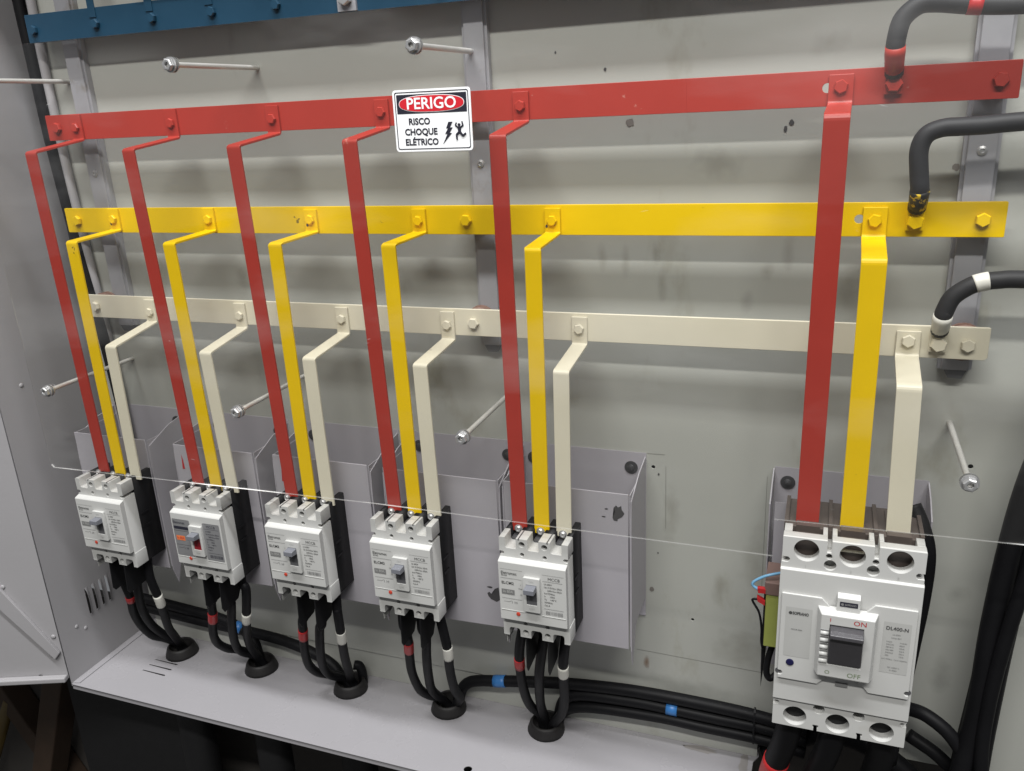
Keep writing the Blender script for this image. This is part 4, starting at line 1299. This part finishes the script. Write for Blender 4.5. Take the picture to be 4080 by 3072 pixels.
for k, pts, m, lab, tp in SUP:
    path = catmull(pts, 8)
    bm = bmesh.new()
    add_tube(bm, path, 0.0088, 16)
    o = bm_obj("supply_cable", bm, 'cablegrey', smooth=True)
    tag(o, lab, "cable", "supply cables at the upper right")
    if tp:
        sel = [p for p in path if tp[0] <= p.x <= tp[1] and p.z > pts[3][2]]
        bm = bmesh.new()
        add_tube(bm, sel, 0.0093, 16)
        bm_obj("tape_band", bm, 'tape_red' if k == 'R' else 'tape_white', o, smooth=True)
    bx, bz = BZ[k]
    lm = {'R': 'red', 'Y': 'olive', 'W': 'tape_white'}[k]
    hs = 3 if k != 'Y' else 2
    bm = bmesh.new()
    add_tube(bm, [path[0], path[4], path[8], path[8] + (path[9] - path[8]) * (1.0 if k == 'Y' else 3.0)], [0.0086, 0.0090, 0.0095, 0.0092], 16)
    bm_obj("lug_barrel", bm, {'R': 'red', 'Y': 'yrub', 'W': 'tape_white'}[k], o, smooth=True)
    box("lug_tongue", bx - 0.0085, bx + 0.0085, YB1 - 0.0042, YB1 - 0.0006, bz - 0.010, bz + 0.016, m, o, bevel=0.0006)
    hex_bolt(o, bx, YB1 - 0.0042, bz, m, r=0.0084, h=0.0080)

# thick black cables at the right edge and under the big breaker
TH = [([(1.39, -0.060, 0.05), (1.362, -0.055, -0.06), (1.346, -0.050, -0.16), (1.337, -0.050, -0.30), (1.334, -0.055, -0.42), (1.322, -0.06, -0.55), (1.30, -0.06, -0.80)], 0.0125, "thick black cable in front of the right bundle, reaching from the upper right down"),
      ([(1.42, -0.030, 0.05), (1.385, -0.028, -0.06), (1.366, -0.025, -0.18), (1.356, -0.025, -0.32), (1.350, -0.03, -0.46), (1.345, -0.04, -0.58), (1.33, -0.04, -0.80)], 0.0125, "thick black cable at the right picture edge"),
      ([(1.40, -0.010, 0.05), (1.372, -0.008, -0.10), (1.352, -0.007, -0.25), (1.343, -0.008, -0.42), (1.330, -0.02, -0.56), (1.31, -0.03, -0.80)], 0.0115, "thick black cable farthest back in the right bundle"),
      ([(1.1335, -0.128, -0.392), (1.132, -0.128, -0.415), (1.125, -0.122, -0.46), (1.112, -0.10, -0.53), (1.105, -0.07, -0.62), (1.10, -0.06, -0.80)], 0.0150, "thick black cable with red tape under the left pole of the big breaker"),
      ([(1.1786, -0.128, -0.392), (1.178, -0.130, -0.415), (1.172, -0.125, -0.46), (1.160, -0.10, -0.53), (1.150, -0.07, -0.62), (1.15, -0.06, -0.80)], 0.0150, "thick black cable under the middle pole of the big breaker"),
      ([(1.2237, -0.128, -0.392), (1.225, -0.130, -0.415), (1.230, -0.120, -0.45), (1.225, -0.09, -0.53), (1.215, -0.07, -0.62), (1.21, -0.06, -0.80)], 0.0150, "thick black cable under the right pole of the big breaker"),
      ([(1.255, -0.03, -0.452), (1.285, -0.045, -0.448), (1.318, -0.055, -0.472), (1.345, -0.05, -0.54), (1.36, -0.05, -0.70)], 0.0085, "thick black cable arching right beside the foot of the big breaker"),
      ([(1.10, 0.01, -0.60), (1.16, 0.0, -0.545), (1.22, -0.01, -0.535), (1.29, -0.02, -0.58), (1.33, -0.03, -0.70)], 0.0130, "thick black cable bending across behind the big breaker cables")]
TH += [([(1.2400, -0.065, -0.160), (1.2500, -0.074, -0.180), (1.2580, -0.080, -0.210), (1.2585, -0.080, -0.260), (1.2540, -0.080, -0.330), (1.2480, -0.080, -0.410), (1.245, -0.075, -0.50)], 0.0090, "black cable hugging the right flank of the big breaker"),  # added tube in place of a dark barrier-like shape, no known cable
       ([(1.43, -0.050, 0.02), (1.380, -0.048, -0.10), (1.357, -0.046, -0.22), (1.349, -0.045, -0.36), (1.338, -0.05, -0.50), (1.30, -0.05, -0.62), (1.27, -0.05, -0.80)], 0.0080, "thinner black cable between the thick ones of the right bundle"),
       ([(1.40, -0.075, -0.02), (1.372, -0.070, -0.14), (1.353, -0.066, -0.27), (1.342, -0.066, -0.40), (1.345, -0.07, -0.50), (1.37, -0.07, -0.62), (1.39, -0.07, -0.80)], 0.0080, "thinner black cable bending right at the foot of the right bundle"),
       ([(1.27, -0.02, -0.500), (1.31, -0.03, -0.520), (1.345, -0.035, -0.565), (1.365, -0.04, -0.70)], 0.0085, "thin black cable crossing low beside the right bundle")]
for j, (pts, r, lab) in enumerate(TH):
    path = catmull(pts, 8)
    bm = bmesh.new()
    add_tube(bm, path, r, 16)
    o = bm_obj("thick_cable", bm, 'rubber', smooth=True)
    tag(o, lab, "cable", "thick black cables at the right")
    if j == 3:
        sel = [p for p in path if -0.545 < p.z < -0.500]
        bm = bmesh.new()
        add_tube(bm, sel, r + 0.0007, 16)
        bm_obj("tape_band", bm, 'tape_red', o, smooth=True)

# ------------------------------------------------------------------ clear cover sheet, rods, danger sign
YS = -0.1600
ol = [(0.0745, -0.1995), (0.0705, -0.195), (0.0725, 0.10), (0.0725, 0.3785), (1.45, 0.3785), (1.45, -0.1415), (1.0995, -0.1470), (1.0995, -0.1905), (0.62, -0.1900)]
sh = plate("clear_sheet", ol, [], YS, YS - 0.0028, 'clear')
tag(sh, "clear plastic sheet held in front of the bars by steel rods", "cover sheet")
sh.data.materials.append(MT['edge'])
for p in sh.data.polygons:
    if p.normal.z < -0.5 or p.center.x > 1.0 and abs(p.normal.y) < 0.5:
        p.material_index = 1
for k in range(26):                                       # short scratches in the surface
    x = random.uniform(0.15, 1.3)
    z = random.uniform(-0.17, 0.36)
    l = random.uniform(0.002, 0.009)
    a = random.uniform(-0.5, 0.3)
    dx, dz = l * math.cos(a), l * math.sin(a)
    flat("scratch", [(x, z), (x + dx, z + dz), (x + dx * .9, z + dz + 0.00028), (x + dx * .4, z + dz * .5 + 0.00045)], YS - 0.0030, 'edge', sh)

RODS = [(0.085, 0.3425, "steel rod with its nut cut off by the left picture edge"), (0.4136, 0.3417, "steel rod and nut above the red bar, left of the sign"), (0.7239, 0.3414, "steel rod and nut above the danger sign"),
        (0.100, -0.0764, "steel rod and nut at the lower left, beside the side wall"), (0.4284, -0.0812, "steel rod and nut between the second and middle small breakers"),
        (0.7469, -0.0869, "steel rod and nut above the gap between fourth and rightmost small breakers"), (1.2752, -0.0839, "steel rod and nut to the right of the big breaker's straps")]
bmr = bmesh.new()
segs = []
prof = [(0.0031, 0.0)]
a = 0.0
n_t = 52
for k in range(n_t):
    prof += [(0.0033, 0.0015 + k * 0.0030), (0.0029, 0.0030 + k * 0.0030)]
prof += [(0.0031, 0.158), (0.0031, 0.1668), (0.0016, 0.1672)]
lathe(bmr, prof, (0, 0, 0), n=10)
bmesh.ops.recalc_face_normals(bmr, faces=bmr.faces)
rod_me = bpy.data.meshes.new("threaded_rod")
bmr.to_mesh(rod_me)
bmr.free()
for p in rod_me.polygons:
    p.use_smooth = True
rod_me.materials.append(MT['thread'])


def lathe_mesh(name, prof, n, m, ph=0.0):
    b = bmesh.new()
    lathe(b, prof, (0, 0, 0), n=n, ph=ph)
    bmesh.ops.recalc_face_normals(b, faces=b.faces)
    me = bpy.data.meshes.new(name)
    b.to_mesh(me)
    b.free()
    me.materials.append(MT[m])
    return me


wash_me = lathe_mesh("washer", [(0.0034, 0.0), (0.0086, 0.0), (0.0086, 0.0012), (0.0034, 0.0012), (0.0034, 0.0)], 24, 'zinc')
nut_me = lathe_mesh("nut", [(0.0030, 0.0), (0.0066, 0.0), (0.0070, 0.0006), (0.0070, 0.0048), (0.0058, 0.0058), (0.0034, 0.0058), (0.0031, 0.0048), (0.0030, 0.0)], 6, 'zinc')
for x, z, lab in RODS:
    o = bpy.data.objects.new("threaded_rod", rod_me)
    col.objects.link(o)
    o.location = (x, 0.0004, z)
    tag(o, lab, "rod", "rods holding the clear sheet")
    for me, yy, nm in ((wash_me, YS - 0.0028, "washer"), (nut_me, YS - 0.0043, "nut"), (wash_me, YS + 0.0002 + 0.0013, "back_washer")):
        c = bpy.data.objects.new(nm, me)
        col.objects.link(c)
        c.parent = o
        c.location = (0, yy - 0.0004, 0)
        if nm == "nut":
            c.rotation_euler = (0, random.uniform(0, 1), 0)

sg = empty("danger_sign", (0.7392, YS - 0.0030, 0.2682))
tag(sg, "white danger sign reading PERIGO stuck on the clear sheet", "sign")
sg.rotation_euler = (0, math.radians(0.3), 0)
plate("panel", rrect(-0.0442, 0.0442, -0.0310, 0.0310, 0.0035), [], -0.0012, -0.0001, 'signwhite', sg)
plate("border_line", rrect(-0.0420, 0.0420, -0.0288, 0.0288, 0.0022), [rrect(-0.0411, 0.0411, -0.0279, 0.0279, 0.0018)], -0.0014, -0.0011, 'ink', sg)
flat("header_band", rrect(-0.0398, 0.0398, 0.0072, 0.0262, 0.0003), -0.0014, 'ink', sg)


def ellipse(a, b, zc, n=48, p=2.5):
    out = []
    for k in range(n):
        t = 2 * math.pi * k / n
        c, s = math.cos(t), math.sin(t)
        out.append((a * math.copysign(abs(c) ** (2 / p), c), zc + b * math.copysign(abs(s) ** (2 / p), s)))
    return out


flat("header_rim", ellipse(0.0372, 0.0085, 0.0167), -0.0016, 'signwhite', sg)
flat("header_oval", ellipse(0.0366, 0.0079, 0.0167), -0.0018, 'signred', sg)
text("headline", [("PERIGO", 0.0158, 0.0, 0.0165, 'CENTER', 1.06, 0.00025)], -0.0020, 'signwhite', sg)
text("message", [("RISCO", 0.0090, -0.0150, -0.0010, 'CENTER', 0.98, 0.00028), ("CHOQUE", 0.0090, -0.0138, -0.0114, 'CENTER', 0.98, 0.00028), ("ELÉTRICO", 0.0090, -0.0136, -0.0216, 'CENTER', 0.96, 0.00028)], -0.0015, 'ink', sg)
bm = bmesh.new()
for q, pts in enumerate(([(0.0182, -0.0022), (0.0228, -0.0022), (0.0194, -0.0084), (0.0152, -0.0084)], [(0.0178, -0.0078), (0.0226, -0.0078), (0.0184, -0.0140), (0.0138, -0.0140)],
                         [(0.0168, -0.0133), (0.0214, -0.0133), (0.0108, -0.0240)])):
    prism(bm, pts, 'y', -0.0016 - 0.00002 * q, -0.0013)
bm_obj("lightning_bolt", bm, 'ink', sg)
bm = bmesh.new()


def limb(p, q, w0, w1):
    d = Vector((q[0] - p[0], q[1] - p[1])).normalized()
    n = Vector((-d.y, d.x))
    pts = [(p[0] + n.x * w0, p[1] + n.y * w0), (q[0] + n.x * w1, q[1] + n.y * w1), (q[0] - n.x * w1, q[1] - n.y * w1), (p[0] - n.x * w0, p[1] - n.y * w0)]
    prism(bm, pts, 'y', -0.0016 - 0.00001 * len(bm.faces), -0.0013)


prism(bm, circ(0.0300, -0.0055, 0.0016, 14), 'y', -0.0016, -0.0013)
limb((0.0300, -0.0072), (0.0303, -0.0128), 0.0021, 0.0015)
limb((0.0285, -0.0080), (0.0258, -0.0056), 0.0008, 0.0007)
limb((0.0258, -0.0058), (0.0272, -0.0032), 0.0007, 0.0006)
limb((0.0315, -0.0080), (0.0345, -0.0060), 0.0008, 0.0007)
limb((0.0345, -0.0062), (0.0334, -0.0020), 0.0007, 0.0006)
limb((0.0300, -0.0125), (0.0266, -0.0150), 0.0012, 0.0009)
limb((0.0268, -0.0148), (0.0270, -0.0200), 0.0010, 0.0008)
limb((0.0306, -0.0125), (0.0340, -0.0165), 0.0012, 0.0009)
limb((0.0338, -0.0164), (0.0372, -0.0138), 0.0009, 0.0008)
bm_obj("falling_figure", bm, 'ink', sg)
